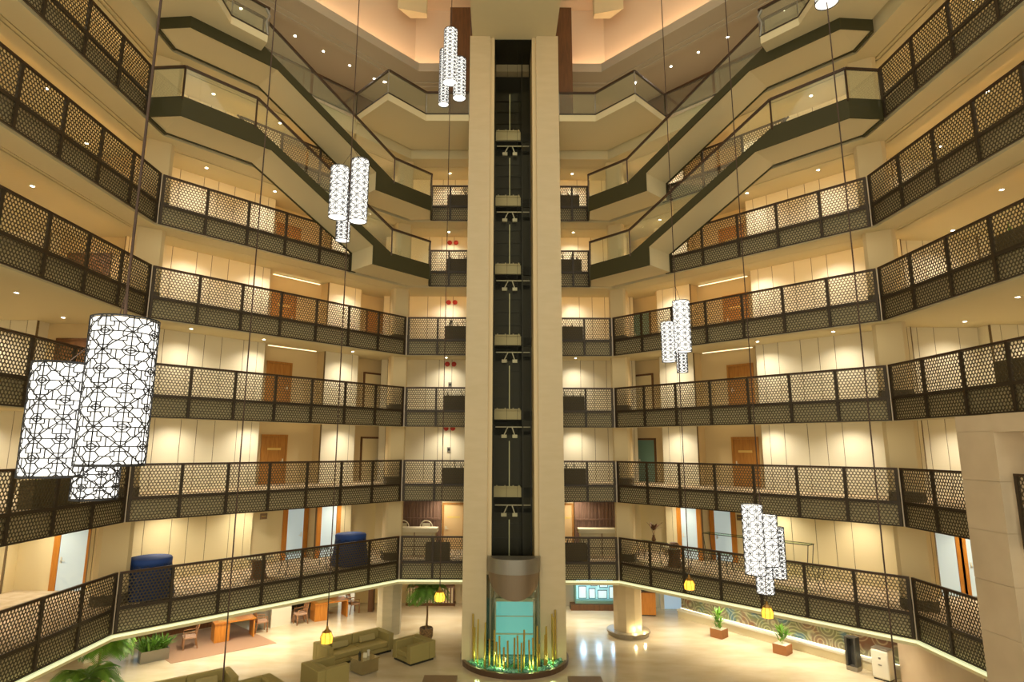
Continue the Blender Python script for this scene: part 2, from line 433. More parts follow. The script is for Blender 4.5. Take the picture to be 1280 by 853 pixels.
for k in range(2, 9):
    z0 = FZ(k); z1 = z0+(2.85 if k < 5 else 2.96) if k < 8 else 26.65
    uw = {2: BEIGE, 3: WALLP, 4: WALLP, 5: WALLP, 6: WALLP, 7: WALLP, 8: CREAM}[k]
    # centre wall
    wc = 31.0
    wall_strip('wall_back', (-6.6, wc), (6.6, wc), z0, z1, uw, grooves(13.2, (0.66, 1.33, 0.68)) if k > 2 else None)
    for sd in (-1, 1):
        D, R = 3.3, 4.0
        if k < 8:
            a0, a1, b0, b1 = -1.9, 0.35, 2.2, 5.2
            nm = 'wall_%s' % SIDE[sd]
            G = lambda s0, s1: grooves(s1-s0)
            wall_strip(nm, diag(b1, D, sd), diag(11.0, D, sd), z0, z1, uw, G(b1, 11.0))
            wall_strip(nm, diag(a1, D, sd), diag(b0, D, sd), z0, z1, uw, G(a1, b0))
            for u in (b0, b1, a1):
                dd = 0.12 if u == b1 else -0.12
                struct(MB().prism([diag(u, D+.12, sd), diag(u+dd, D+.12, sd), diag(u+dd, R+.1, sd), diag(u, R+.1, sd)], z0, z1).build(nm, OCHRE))
            wall_strip(nm, diag(b0-.1, R, sd), diag(b1+.1, R, sd), z0, z1, OCHRE if k > 2 else BEIGE)
            wall_strip(nm, diag(a0-.3, R, sd), diag(a1+.1, R, sd), z0, z1, OCHRE if k > 2 else BEIGE)
            if k > 2:
                room_door(diag(3.5, R, sd), diag(4.75, R, sd), z0, sd, 1.06, 2.10, WOOD, WOOD, 'plate')
                if sd < 0: room_door(diag(-1.65, R, sd), diag(-.45, R, sd), z0, sd, 0.98, 2.08, BEIGE if k < 5 else WOOD, DKWOOD)
                else: room_door(diag(-1.65, R, sd), diag(-.45, R, sd), z0, sd, 0.98, 2.08, TEALGL if k in (3, 5) else BEIGE, DKWOOD)
            else:
                room_door(diag(1.05, D, sd), diag(2.10, D, sd), z0, sd, 0.80, 2.25, DOORLIT, ORWOOD)
                room_door(diag(2.35, R, sd), diag(3.35, R, sd), z0, sd, 0.80, 2.25, DOORLIT, ORWOOD)
            # walls of the side galleries
            x0 = 14.69
            wall_strip('wall_%s' % SIDE[sd], (sd*x0, 22.0), (sd*17.3, 22.0), z0, z1, (OCHRE if (sd < 0 and k > 2) else uw), None if (sd < 0 or k == 2) else grooves(2.6))
            wall_strip('wall_%s' % SIDE[sd], (sd*17.3, 21.4), (sd*21.2, 21.4), z0, z1, uw, grooves(3.9))
            struct(MB().prism([(sd*17.3, 21.5), (sd*17.42, 21.5), (sd*17.42, 22.1), (sd*17.3, 22.1)], z0, z1).build('wall_%s' % SIDE[sd], uw))
            wall_strip('wall_%s' % SIDE[sd], (sd*20.6, 4), (sd*20.6, 21.4), z0, z1, uw, None)
            if sd < 0 and k in (4, 5):
                room_door((-16.9, 22.0), (-15.3, 22.0), z0, sd, 1.5, 2.2, DKWOOD, DKWOOD)
            if k == 2:
                for xx in ((15.35,) if sd < 0 else (15.0, 16.3)):
                    room_door((sd*xx-.6, 22.0), (sd*xx+.6, 22.0), z0, sd, 0.95, 2.3, DOORLIT, ORWOOD)
        else:
            nm = 'wall_%s' % SIDE[sd]
            wall_strip(nm, diag(-1.4, D, sd), diag(11, D, sd), z0, z0+2.3, mat('rose_wood', (0.42, 0.29, 0.19), 0.4, noise=((0.50, 0.37, 0.27), 2, 3)), grooves(12.4, (1.2, 1.2, 0.5)))
            wall_strip(nm, diag(-1.4, D-.05, sd), diag(11, D-.05, sd), z0+2.3, z1, DKWOOD)
            wall_strip(nm, (sd*14.69, 22.0), (sd*21, 22.0), z0, z1, CREAM)

# long light slots over the bedroom doors
for k in (3, 4, 5):
    for sd in (-1, 1):
        z = FZ(k)+2.85
        P = [diag(2.5, 3.7, sd), diag(4.9, 3.7, sd), diag(4.9, 3.62, sd), diag(2.5, 3.62, sd)]
        t = tag(MB().prism(P, z-.03, z-.004).build('linear_ceiling_light', mat('slot_glow', (1, .8, .5), .5, emit=(1, .80, .48), es=1.1)),
                'thin ceiling light over the recessed door, %s gallery, %s slanting side' % (LV[k], SIDE[sd]), 'ceiling light', 'linear lights over the doors')

# ------------------------------------------------------------------ columns
def column(x, y, ang, z0, z1, w, mt, base=True):
    root = bpy.data.objects.new('column', None); COL.objects.link(root); root.location = (x, y, z0); root.rotation_euler = (0, 0, ang); struct(root)
    c = 0.12*w; h = w/2
    P = [(-h, -h+c), (-h+c, -h), (h-c, -h), (h, -h+c), (h, h-c), (h-c, h), (-h+c, h), (-h, h-c)]
    MB().prism(P, 0, z1-z0).build('column_body', mt, root)
    if base:
        P2 = [(a*1.05, b*1.05) for a, b in P]
        MB().prism(P2, 0, 0.32).build('column_base', BASEST, root)
for k in range(2, 8):
    for sd in (-1, 1):
        a = PI/8
        column(sd*5.30, 28.45, sd*a*-1, FZ(k), FZ(k)+2.62, 0.80, OCHRE)
        column(sd*13.0, 20.45, sd*-0.6, FZ(k), FZ(k)+2.62, 0.98, OCHRE)
for sd in (-1, 1):
    root = bpy.data.objects.new('column', None); COL.objects.link(root); root.location = (sd*5.42, 29.1, 0); struct(root)
    if sd > 0:
        MB().lathe([(0.64, 0.16), (0.64, 2.6)], 10).build('column_body', STONE, root)
        MB().lathe([(0.90, 0), (0.90, 0.10), (0.96, 0.12), (0.96, 0.2), (0.90, 0.22), (0.62, 0.22)], 32).build('column_base', mat('grey_stone_ring', (0.30, 0.25, 0.17), 0.3), root)
    else:
        MB().lathe([(0.56, 0.0), (0.56, 2.6)], 8, a0=PI/8, a1=PI/8+2*PI).build('column_body', mat('grey_travertine', (0.50, 0.45, 0.31), 0.4, noise=((0.60, 0.53, 0.38), 1.0, 5, (1, 1, 4))), root)
# stone portal pier and beam by the lowest galleries
root = bpy.data.objects.new('column', None); COL.objects.link(root); struct(root); root.location = (12.35, 16.0, 0)
m = MB(); zz = 0.0
while zz < 9.1:
    m.box(-.36, .40, -.62, .62, zz, min(zz+1.25, 9.17)-.014); zz += 1.25
m.box(-.345, .385, -.605, .605, 0.01, 9.15)
m.build('column_body', STONE2, root)
struct(MB().box(11.99, 12.75, 8.0, 15.38, 8.72, 9.17).build('beam', STONE2))

# ------------------------------------------------------------------ lattice railings
def clip_rect(poly, w, h):
    def cl(P, f, inter):
        out = []
        for i in range(len(P)):
            a, b = P[i-1], P[i]
            if f(b):
                if not f(a): out.append(inter(a, b))
                out.append(b)
            elif f(a): out.append(inter(a, b))
        return out
    for ax, lim, sg in ((0, 0, 1), (0, w, -1), (1, 0, 1), (1, h, -1)):
        f = lambda p: (p[ax]-lim)*sg >= -1e-9
        def inter(a, b):
            t = (lim-a[ax])/(b[ax]-a[ax]); return (a[0]+(b[0]-a[0])*t, a[1]+(b[1]-a[1])*t)
        poly = cl(poly, f, inter)
        if len(poly) < 3: return None
    return poly
_PM = {}
def panel_mesh(w, h, bar=0.0160, d=0.092, t=0.012):
    """pierced metal screen: star lattice of three bar families (hexagons and triangles)"""
    key = (round(w, 3), round(h, 3))
    if key in _PM: return _PM[key]
    me = bpy.data.meshes.new('screen_panel'); V = []; F = []
    for a in (90, 210, 330):
        nx, ny = math.cos(math.radians(a)), math.sin(math.radians(a))
        tx, ty = -ny, nx
        ext = [nx*x+ny*y for x in (0, w) for y in (0, h)]
        k0, k1 = int(min(ext)/d)-2, int(max(ext)/d)+2
        for k in range(k0, k1+1):
            o = d*(k+.5); c = (nx*o, ny*o); L = w+h+1
            P = [(c[0]+tx*u+nx*v, c[1]+ty*u+ny*v) for u, v in ((-L, -bar/2), (L, -bar/2), (L, bar/2), (-L, bar/2))]
            P = clip_rect(P, w, h)
            if not P: continue
            i = len(V); n = len(P); off = {90: 0, 210: .0012, 330: -.0012}[a]
            V += [(x, -t/2+off, y) for x, y in P] + [(x, t/2+off, y) for x, y in P]
            F.append(tuple(range(i, i+n))); F.append(tuple(range(i+2*n-1, i+n-1, -1)))
            for j in range(n): F.append((i+j, i+n+j, i+n+(j+1) % n, i+(j+1) % n))
    me.from_pydata(V, [], F); me.materials.append(SCREEN); me.update(); _PM[key] = me
    return me
_BX = {}
def box_obj(name, dims, m, parent, loc):
    key = (name, tuple(round(x, 3) for x in dims), m.name)
    if key not in _BX:
        o = MB().box(-dims[0]/2, dims[0]/2, -dims[1]/2, dims[1]/2, -dims[2]/2, dims[2]/2).build(name, m, parent); _BX[key] = o.data
    else:
        o = bpy.data.objects.new(name, _BX[key]); COL.objects.link(o); o.parent = parent
    o.location = loc
    return o
def railing(p, q, zf, nb, label, corner_at=(), group=None):
    """p,q plan ends; zf floor level; the screen hangs from 1.1 above the floor to 0.71 below it"""
    p, q = Vector((*p, 0)), Vector((*q, 0)); L = (q-p).length; ang = math.atan2(q.y-p.y, q.x-p.x)
    r = thing('lattice_railing', label, 'railing', (p.x, p.y, zf), ang, group)
    g = 0.05
    box_obj('handrail', (L-2*g, 0.075, 0.06), HANDR, r, (L/2, 0, 1.07))
    box_obj('middle_rail', (L-2*g, 0.06, 0.10), BRONZE, r, (L/2, 0, 0.01))
    box_obj('bottom_rail', (L-2*g, 0.05, 0.045), BRONZE, r, (L/2, 0, -0.69))
    bw = (L-2*g)/nb; pw = 0.09
    for i in range(nb+1):
        x = g+i*bw
        x = min(max(x, g+pw/2), L-g-pw/2)
        box_obj('post', (pw, 0.07, 1.74), BRONZE, r, (x, 0, 0.175))
    for i in range(nb):
        for z0, h in ((0.06, 0.98), (-0.6675, 0.6475)):
            w = bw-pw-0.004 if 0 < i < nb-1 else bw-pw*1.5-0.004
            if w < 0.1: continue
            o = bpy.data.objects.new('screen_panel', panel_mesh(w, h)); COL.objects.link(o); o.parent = r
            x = g+i*bw+(pw/2 if i > 0 else pw)+0.002
            o.location = (x, 0, z0)
    for at in corner_at:
        box_obj('corner_strip', (0.05, 0.05, 1.76), PALESTEEL, r, (0.0 if at == 0 else L, 0, 0.17))
    return r
TL, TR = -1.90, 2.20      # tower sides
for k in range(2, 8):
    z = FZ(k); nm = LV[k]
    if k < 6:
        railing((-AX, AY), (TL, AY), z, 2, 'dark pierced lattice railing of the %s gallery just left of the lift tower' % nm, (0,))
        railing((TR, AY), (AX, AY), z, 2, 'dark pierced lattice railing of the %s gallery just right of the lift tower' % nm, (1,))
        railing((-BX, BY), (-AX, AY), z, 7, 'slanting dark lattice railing of the %s gallery on the left side' % nm, (0,))
        railing((AX, AY), (BX, BY), z, 7, 'slanting dark lattice railing of the %s gallery on the right side' % nm, (1,))
    else:
        railing((-3.88, AY), (TL, AY), z, 2, 'short lattice railing of the %s gallery between left stairs and lift tower' % nm)
        railing((TR, AY), (3.88, AY), z, 2, 'short lattice railing of the %s gallery between lift tower and right stairs' % nm)
        s1 = 11.0 if k == 6 else 8.55
        n_ = 5 if k == 6 else 3
        railing(diag(s1, 0, -1), diag(3.15, 0, -1), z, n_, 'slanting lattice railing of the %s gallery behind the left stairs' % nm, (0,) if k == 6 else ())
        railing(diag(3.15, 0, 1), diag(s1, 0, 1), z, n_, 'slanting lattice railing of the %s gallery behind the right stairs' % nm, (1,) if k == 6 else ())
    y0 = BY if k < 7 else 18.42
    railing((-BX, y0-1.56*6), (-BX, y0), z, 6, 'lattice railing of the %s gallery along the left side wall of the void' % nm)
    if k < 4:
        railing((BX, BY), (BX, 16.68), z, 2, 'lattice railing of the %s gallery between right corner and stone pier' % nm)
        railing((BX, 15.30), (BX, 10.6), z, 3, 'lattice railing of the %s gallery in front of the stone pier' % nm)
    else:
        railing((BX, y0), (BX, y0-1.56*6), z, 6, 'lattice railing of the %s gallery along the right side wall of the void' % nm)

# ------------------------------------------------------------------ stairs
def stair(T, L, side):
    """T, L: upper and lower gallery floor heights"""
    w0, w1 = -1.70, 0.0
    top, low = LV[round(T/3.3)+1], LV[round(L/3.3)+1]
    r = thing('staircase', 'olive steel staircase descending from %s to %s gallery, %s of the tower' % (top, low, SIDE[side]), 'staircase')
    O = [(-12.28, 18.44), diag(11.13, w0, -1), diag(8.62, w0, -1), diag(2.32, w0, -1), diag(0.14, w0, -1), (-3.85, 27.62)]
    sx = 1 if side > 0 else -1
    O = [(x*-sx, y) for x, y in O]
    zt = [T, T, T, L, L, L]
    def zb(s):
        return T-.71 if s >= 7.9 else None
    # outer stringer: polygon in (s, z) between s=11.13 and .14, plus the two end returns
    def plate(d, s_hi, s_lo, m, th=0.05, top_off=0.0):
        poly = [(s_hi, T), (8.62, T), (2.32, L), (s_lo, L), (s_lo, L-.71), (3.25, L-.71), (3.25, L+.10), (7.93, T-.71), (s_hi, T-.71)]
        n = len(poly); i = len(m.v)
        for dd in (d, d+th):
            for s, z in poly: x, y = diag(s, dd, side); m.v.append((x, y, z))
        # split into convex-ish quads
        for a in ((0, 1, 7, 8), (1, 2, 6, 7), (2, 3, 5, 6), (3, 4, 5)):
            m.face(tuple(i+j for j in a)); m.face(tuple(i+n+j for j in a[::-1]))
        # fill between 2,5 : triangle 2-3-5 handled above
        for j in range(n): m.face((i+j, i+(j+1) % n, i+n+(j+1) % n, i+n+j))
    m = MB(); plate(w0, 11.13, 0.14, m)
    m.build('outer_stringer', OLIVE, r)
    m = MB()
    m.prism([O[0], O[1], (O[1][0], O[1][1]+.05), (O[0][0], O[0][1]+.05)], T-.71, T); m.build('landing_fascia', OLIVE, r)
    m = MB()
    a, b = O[4], O[5]
    m.prism([a, b, (b[0]-.05*sx, b[1]), (a[0]-.05*sx, a[1])], L-.71, L); m.build('end_fascia', OLIVE, r)
    m = MB(); plate(w1-.09, 11.0, 3.0, m, .08); m.build('inner_stringer', OLIVE, r)
    xi_ = c0_ = -BX*-sx
    MB().box(min(xi_-.05, xi_+.05), max(xi_-.05, xi_+.05), 18.50, BY-.02, T-.74, T-.66).build('landing_edge', OLIVE, r)
    # soffit body (cream) between the stringers, raised a little above their lower edge
    m = MB(); e = 0.03
    prof = [(11.13, T-.03), (8.62, T-.03), (2.32, L-.03), (0.16, L-.03), (0.16, L-.71+e), (3.22, L-.71+e), (3.22, L+.10+e), (7.93, T-.71+e), (11.13, T-.71+e)]
    n = len(prof); i = len(m.v)
    for dd in (w0+.05, w1-.05):
        for s, z in prof: x, y = diag(s, dd, side); m.v.append((x, y, z))
    for j in range(n): m.face((i+j, i+(j+1) % n, i+n+(j+1) % n, i+n+j))
    m.build('stair_soffit', CREAM, r)
    # landing corner piece joining the side gallery, and the one joining the centre gallery
    m = MB(); c0 = (-BX*-sx, BY)
    m.prism([(O[0][0], O[0][1]+.06), (O[1][0], O[1][1]+.06), diag(11.06, w0+.06, side), diag(11.06, w1-.06, side), (c0[0], c0[1]-.02)], T-.676, T-.024); m.build('landing_slab', CREAM, r); m = MB(); m.prism([diag(.16, w0+.05, side), O[5], (AX*sx, AY), diag(.16, w1-.05, side)], L-.68, L-.02)
    m.build('landing_slab', CREAM, r)
    # treads
    ns = 20; m = MB()
    for j in range(ns):
        s0 = 8.62-(8.62-2.32)*j/ns; s1 = 8.62-(8.62-2.32)*(j+1)/ns; z = T-(T-L)*(j+1)/ns
        m.prism([diag(s0, w0+.06, side), diag(s1, w0+.06, side), diag(s1, w1-.06, side), diag(s0, w1-.06, side)], z-.03, z+.02)
    m.build('stair_treads', CARPET, r)
    # handrails + glass + posts on both edges
    pts = [(O[0], T), (O[1], T), (O[2], T), (O[3], L), (O[4], L), (O[5], L)]
    m = MB()
    P3 = [(x, y, z+1.08) for (x, y), z in pts]
    for a, b in zip(P3[:-1], P3[1:]): m.beam(a, b, .08, .08)
    m.build('handrail', HANDR, r)
    Pi = [(diag(8.62, w1-.02, side), T), (diag(3.15, w1-.02, side), L+.35)]
    m = MB(); Q = [(p[0], p[1], z+1.08) for p, z in Pi]; m.beam(Q[0], Q[1], .06, .05)
    m.build('handrail', HANDR, r)
    for (a, za), (b, zb_) in zip(pts[:-1], pts[1:]):
        L2 = math.hypot(b[0]-a[0], b[1]-a[1]); nseg = max(1, round(L2/2.4))
        for j in range(nseg):
            t0, t1 = j/nseg+.01, (j+1)/nseg-.01
            A = (a[0]+(b[0]-a[0])*t0, a[1]+(b[1]-a[1])*t0, za+(zb_-za)*t0); B = (a[0]+(b[0]-a[0])*t1, a[1]+(b[1]-a[1])*t1, za+(zb_-za)*t1)
            dx, dy = b[0]-a[0], b[1]-a[1]; nl = math.hypot(dx, dy); nx, ny = -dy/nl*.006, dx/nl*.006
            g = MB(); i = 0
            for (x, y, z) in (A, B):
                for sg in (-1, 1):
                    g.v += [(x+nx*sg, y+ny*sg, z+.01), (x+nx*sg, y+ny*sg, z+1.04)]
            for fc in ((0, 4, 5, 1), (2, 3, 7, 6), (1, 5, 7, 3), (0, 2, 6, 4), (0, 1, 3, 2), (4, 6, 7, 5)): g.face(fc)
            g.build('glass_panel', GLASSR, r)
    for (x, y), z in pts[1:]+[(O[0], T)]:
        MB().beam((x, y, z-.1), (x, y, z+1.06), .05, .05).build('post', HANDR, r)
    return r
for sd in (-1, 1):
    stair(FZ(7), FZ(6), sd)
    stair(FZ(8), FZ(7), sd)

# ------------------------------------------------------------------ glass gallery (top) : balcony bays by the tower and the two broad landings
def glass_rail(r, P, zf, mt_r=HANDR, post=True, hh=1.05):
    for a, b in zip(P[:-1], P[1:]):
        m = MB().beam((a[0], a[1], zf+hh+.02), (b[0], b[1], zf+hh+.02), .09, .08); m.build('handrail', mt_r, r)
        L2 = math.hypot(b[0]-a[0], b[1]-a[1]); nseg = max(1, round(L2/2.2)); dx, dy = (b[0]-a[0])/L2, (b[1]-a[1])/L2
        for j in range(nseg):
            s0, s1 = L2*j/nseg+.02, L2*(j+1)/nseg-.02
            nx, ny = -dy*.006, dx*.006
            c = [(a[0]+dx*s0+nx, a[1]+dy*s0+ny), (a[0]+dx*s1+nx, a[1]+dy*s1+ny), (a[0]+dx*s1-nx, a[1]+dy*s1-ny), (a[0]+dx*s0-nx, a[1]+dy*s0-ny)]
            MB().prism(c, zf+.02, zf+hh).build('glass_panel', GLASSR, r)
        m = MB().beam((a[0], a[1], zf+.015), (b[0], b[1], zf+.015), .05, .05); m.build('shoe_rail', BRONZE, r)
    if post:
        for a in P: MB().beam((a[0], a[1], zf), (a[0], a[1], zf+hh), .035, .035).build('post', GREYS, r)
z8 = FZ(8)
for sd in (-1, 1):
    tw = 1.90 if sd < 0 else 2.20
    P = [(sd*tw, 25.0), (sd*3.83, 25.0), (sd*5.25, 23.35), (sd*7.02, 25.12)]
    body = P + [(sd*AX, AY), (sd*tw, AY)]
    b = thing('balcony', 'pale cantilevered balcony bay with glass front at the seventh gallery, %s of the lift tower' % SIDE[sd], 'balcony')
    MB().prism(body, z8-.32, z8).build('balcony_slab', CREAM, b)
    ins = [(sd*tw, 25.35), (sd*3.7, 25.35), (sd*5.2, 23.85), (sd*6.6, 25.3), (sd*AX, AY), (sd*tw, AY)]
    glass_rail(b, P, z8)
    g = thing('glass_railing', 'glass railing with brown handrail along the slanting seventh gallery on the %s' % SIDE[sd], 'railing')
    glass_rail(g, [P[-1], diag(8.62, 0, sd)], z8)
    Q = [diag(8.9, -1.75, sd), (sd*9.9, 18.72), (sd*9.78, 14.0)]
    Q[0] = (sd*9.0, 19.72)
    body = Q + [(sd*BX, 14.0), (sd*BX, BY), diag(8.55, -.05, sd), (sd*9.35, 20.12)]
    b = thing('balcony', 'broad pale landing with glass front over the %s stairs, seventh gallery' % SIDE[sd], 'balcony')
    MB().prism(body, z8-.30, z8).build('balcony_slab', CREAM, b)
    glass_rail(b, Q, z8)
    sw = MB().tube([(Q[0][0], Q[0][1], z8), (Q[0][0]+sd*.06, Q[0][1]-.05, z8+.5), (Q[0][0]-sd*.02, Q[0][1], z8+.8), (Q[0][0]+sd*.1, Q[0][1]-.08, z8+1.05)], .05, 8)
    sw.build('newel_post', GREYS, b)
    # timber cladding beside the tower head
    xa, xb = (tw+.02, tw+.98) if sd < 0 else (tw-.28, tw+.70)
    struct(MB().box(min(sd*xa, sd*xb), max(sd*xa, sd*xb), 25.55, 27.6, z8, 29.0).build('wall_%s' % SIDE[sd], DKWOOD))

# ------------------------------------------------------------------ lift tower
root = thing('lift_tower', 'tall stone lift tower with a dark glazed shaft rising through the atrium', 'tower', (0.15, 25, 0))
o = (0.15, 25, 0)
for a, b in ((-1.88, -0.93), (1.16, 2.18)):
    MB().box(a, b, 25.0, 27.66, 0, 27.06).build('tower_pier', STONE, root, o)
for a, b in ((-0.93, -0.75), (0.98, 1.16)):
    MB().box(a, b, 25.12, 27.6, 3.3, 27.06).build('tower_jamb', mat('pale_jamb', (0.72, 0.57, 0.33), 0.5), root, o)
MB().box(-1.85, 2.15, 27.45, 27.62, 0, 3.3).build('tower_wall', mat('lobby_lift_wall', (0.45, 0.40, 0.25), .5), root, o)
MB().box(-0.75, 0.98, 27.45, 27.62, 3.4, 27.06).build('shaft_wall', SHAFT, root, o)
MB().box(-1.78, 2.08, 16.5, 27.66, 27.07, 27.5).build('tower_head', CREAM, root, o)
for k in range(2, 9):
    z = FZ(k)
    s = MB().box(-0.72, 0.50, 26.5, 26.62, z-.42, z-.02)
    s.build('landing_sill', mat('sill_grey', (0.52, 0.47, 0.32), 0.6), root, o)
    m = MB().box(-.66, .46, 26.44, 26.50, z-.02, z+.04)
    for xx in (-.55, -.2, .15, .4): m.beam((xx, 26.46, z), (xx, 26.46, z+.08), .05, .05)
    m.build('sill_rollers', mat('sill_grey', (0, 0, 0)), root, o)
    m = MB().box(-.005-.03, .035-.03, 26.5, 26.56, z+.04, z+1.95)
    m.build('door_seam_strip', mat('pale_strip', (0.72, 0.72, 0.5), .5), root, o)  # pale strip along the centre line of the landing doors
    m = MB().beam((-.62, 26.5, z-.75), (.9, 26.5, z-.75), .03, .04)
    m.beam((-.08, 26.5, z-.75), (-.25, 26.5, z-1.1), .03, .04); m.beam((.1, 26.5, z-.75), (.22, 26.5, z-1.1), .03, .04)
    m.box(-.36, -.12, 26.45, 26.55, z-1.22, z-1.08); m.box(.12, .34, 26.45, 26.55, z-1.22, z-1.08)
    m.build('door_operator', mat('operator_grey', (0.55, 0.52, 0.42), .5), root, o)
    m = MB()
    for zz in (.55, 1.15, 1.75): m.beam((-.70, 26.75, z+zz), (.55, 26.75, z+zz), .03, .04)
    for xx in (-.42, -.2, .22, .42): m.beam((xx, 26.75, z), (xx, 26.75, z+2.2), .035, .03)
    m.build('landing_door_frame', BLACK, root, o)
    MB().box(-.72, .52, 26.80, 26.84, z, z+2.2).build('landing_door', SHAFTG, root, o)
    MB().box(.60, .96, 26.7, 26.74, z-.9, z+2.2).build('shaft_side_panel', SHAFTG, root, o)
    m = MB().box(-.74, .98, 26.62, 27.4, z-.45, z-.05); m.build('shaft_beam', SHAFT, root, o)
MB().box(-0.75, 0.98, 25.24, 27.44, 26.98, 27.05).build('shaft_ceiling', SHAFT, root, o)
m = MB()
for xx in (-.70, .56, .92): m.beam((xx, 26.3, 3.4), (xx, 26.3, 26.95), .05, .06)
m.build('guide_rail', BLACK, root, o)
m = MB()
MB().box(-.75, .98, 25.22, 25.235, 3.9, 27.05).build('shaft_glass', GLASSS, root, o)
m = MB()
for xx in (-.15, .30): m.beam((xx, 26.9-1.6, 3.9), (xx, 26.9-1.6, 27.05), .012, .012)
m.build('hoist_cable', BLACK, root, o)
# shroud at the bottom of the shaft
cxs, cys, rs = 0.15, 25.0, 1.02
m = MB().lathe([(rs, 3.5), (rs+.02, 3.5), (rs+.02, 4.05), (rs, 4.05)], 32, cxs, cys, PI, 2*PI)
m.prism([(cxs+rs*math.cos(PI+PI*j/24), cys+rs*math.sin(PI+PI*j/24)) for j in range(25)], 4.0, 4.04)
m.build('shroud_band', GREYS, root, o, smooth=False)
m = MB(); n = 32
for j in range(n+1):
    t = PI+PI*j/n; x, y = cxs+(rs-.02)*math.cos(t), cys+(rs-.02)*math.sin(t)
    zl = 3.48-.92*math.sqrt(max(0, 1-((x-cxs)/rs)**2))
    xi, yi = cxs+(rs-.06)*math.cos(t), cys+(rs-.06)*math.sin(t)
    m.v += [(x, y, 3.5), (x, y, zl), (xi, yi, zl), (xi, yi, 3.5)]
for j in range(n):
    for k in range(4): k2 = (k+1) % 4; m.face((4*j+k, 4*j+k2, 4*j+4+k2, 4*j+4+k))
m.build('shroud_apron', BROWNS, root, o)
# lobby glass enclosure round the lift pit
m = MB().lathe([(0.98, 0.18), (0.98, 3.5)], 28, cxs, cys, PI, 2*PI)
m.build('pit_glass', GLASSE, root, o)
m = MB()
for xx in (-.78, -.60, .90, 1.08): m.beam((xx, 24.75, .3), (xx, 24.75, 3.4), .04, .05)
m.build('glass_mullion', GREYS, root, o)
# lift doorway with lit glass beyond
m = MB().box(-.55, .95, 25.62, 25.68, 0.2, 2.2); m.build('lift_glass_door', CYAN, root, o)
m = MB()
m.box(-.60, 1.0, 25.5, 25.6, 2.2, 2.32); m.box(-.62, -.55, 25.5, 25.6, .2, 2.3); m.box(.93, 1.0, 25.5, 25.6, .2, 2.3); m.box(-.55, .95, 25.55, 25.6, .95, 1.0); m.box(-.55, .95, 25.55, 25.6, 1.62, 1.65)
m.build('lift_door_frame', WHITE, root, o)
MB().box(-.92, 1.15, 25.7, 25.9, 2.3, 3.5).build('lift_door_head', mat('head_brown', (.34, .27, .16), .5), root, o)

# pond ring with glass stones and gilt rods
pr_ = thing('pond_planter', 'round dark-edged planter of green glass at the foot of the lift tower', 'planter', (0.18, 25.65, 0))
o = (0.18, 25.65, 0)
m = MB(); m.lathe([(2.12, 0), (2.14, .14), (2.14, .20), (2.02, .20), (2.02, .05)], 48, 0.18, 25.65); m.build('planter_kerb', mat('dark_kerb', (0.10, 0.055, 0.03), .35), pr_, o)
MB().lathe([(2.02, .02), (2.02, .17), (0.05, .17)], 48, 0.18, 25.65).build('planter_bed', EMER, pr_, o)
m = MB()
for i in range(420):
    t = random.uniform(PI*.9, 2.1*PI); rr = random.uniform(1.15, 1.98)
    m.sphere((0.18+rr*math.cos(t), 25.65+rr*math.sin(t), .21), random.uniform(.04, .10), 6, 4)
st = m.build('glass_stones', EMER, None); st['kind'] = 'stuff'; tag(st, 'bed of emerald glass stones inside the round planter at the tower foot', 'stones')
rods = [(587, 1.89), (595, 1.8), (600, 1.35), (604, 1.75), (609, 1.2), (617, 1.1), (628, 1.0), (632, 1.19), (640, 1.3), (645, 1.42), (653, 1.56), (660, 1.22), (664, 1.3), (672, 1.25), (678, 1.35), (682, 1.6), (685, 1.57), (689, 1.9), (693, 1.95), (697, 2.05), (700, 1.8), (613, 1.5), (649, 1.15), (590, 1.45), (675, 1.0), (669, 1.7), (622, 1.35)]
proto = None
for i, (px, zt) in enumerate(rods):
    u = (px-642)/60.0; t = 1.5*PI+math.asin(max(-1, min(1, u*.98))); rr = 1.78+.1*math.sin(i*2.3)
    x, y = 0.18+rr*math.cos(t), 25.65+rr*math.sin(t)*.98
    h = zt-.17
    m = MB().tube([(0, 0, 0), (random.uniform(-.03, .03), 0, h)], .034, 8)
    m.v = [(a, b, c) for a, b, c in m.v]
    ro = m.build('gilt_rod', GOLD); ro.location = (x, y, .17)
    tag(ro, 'thin upright gilt rod in the green glass bed, %s of them counted from the left' % ORD(sum(1 for q in rods if q[0] <= px)), 'rod', 'gilt rods in the green glass bed')

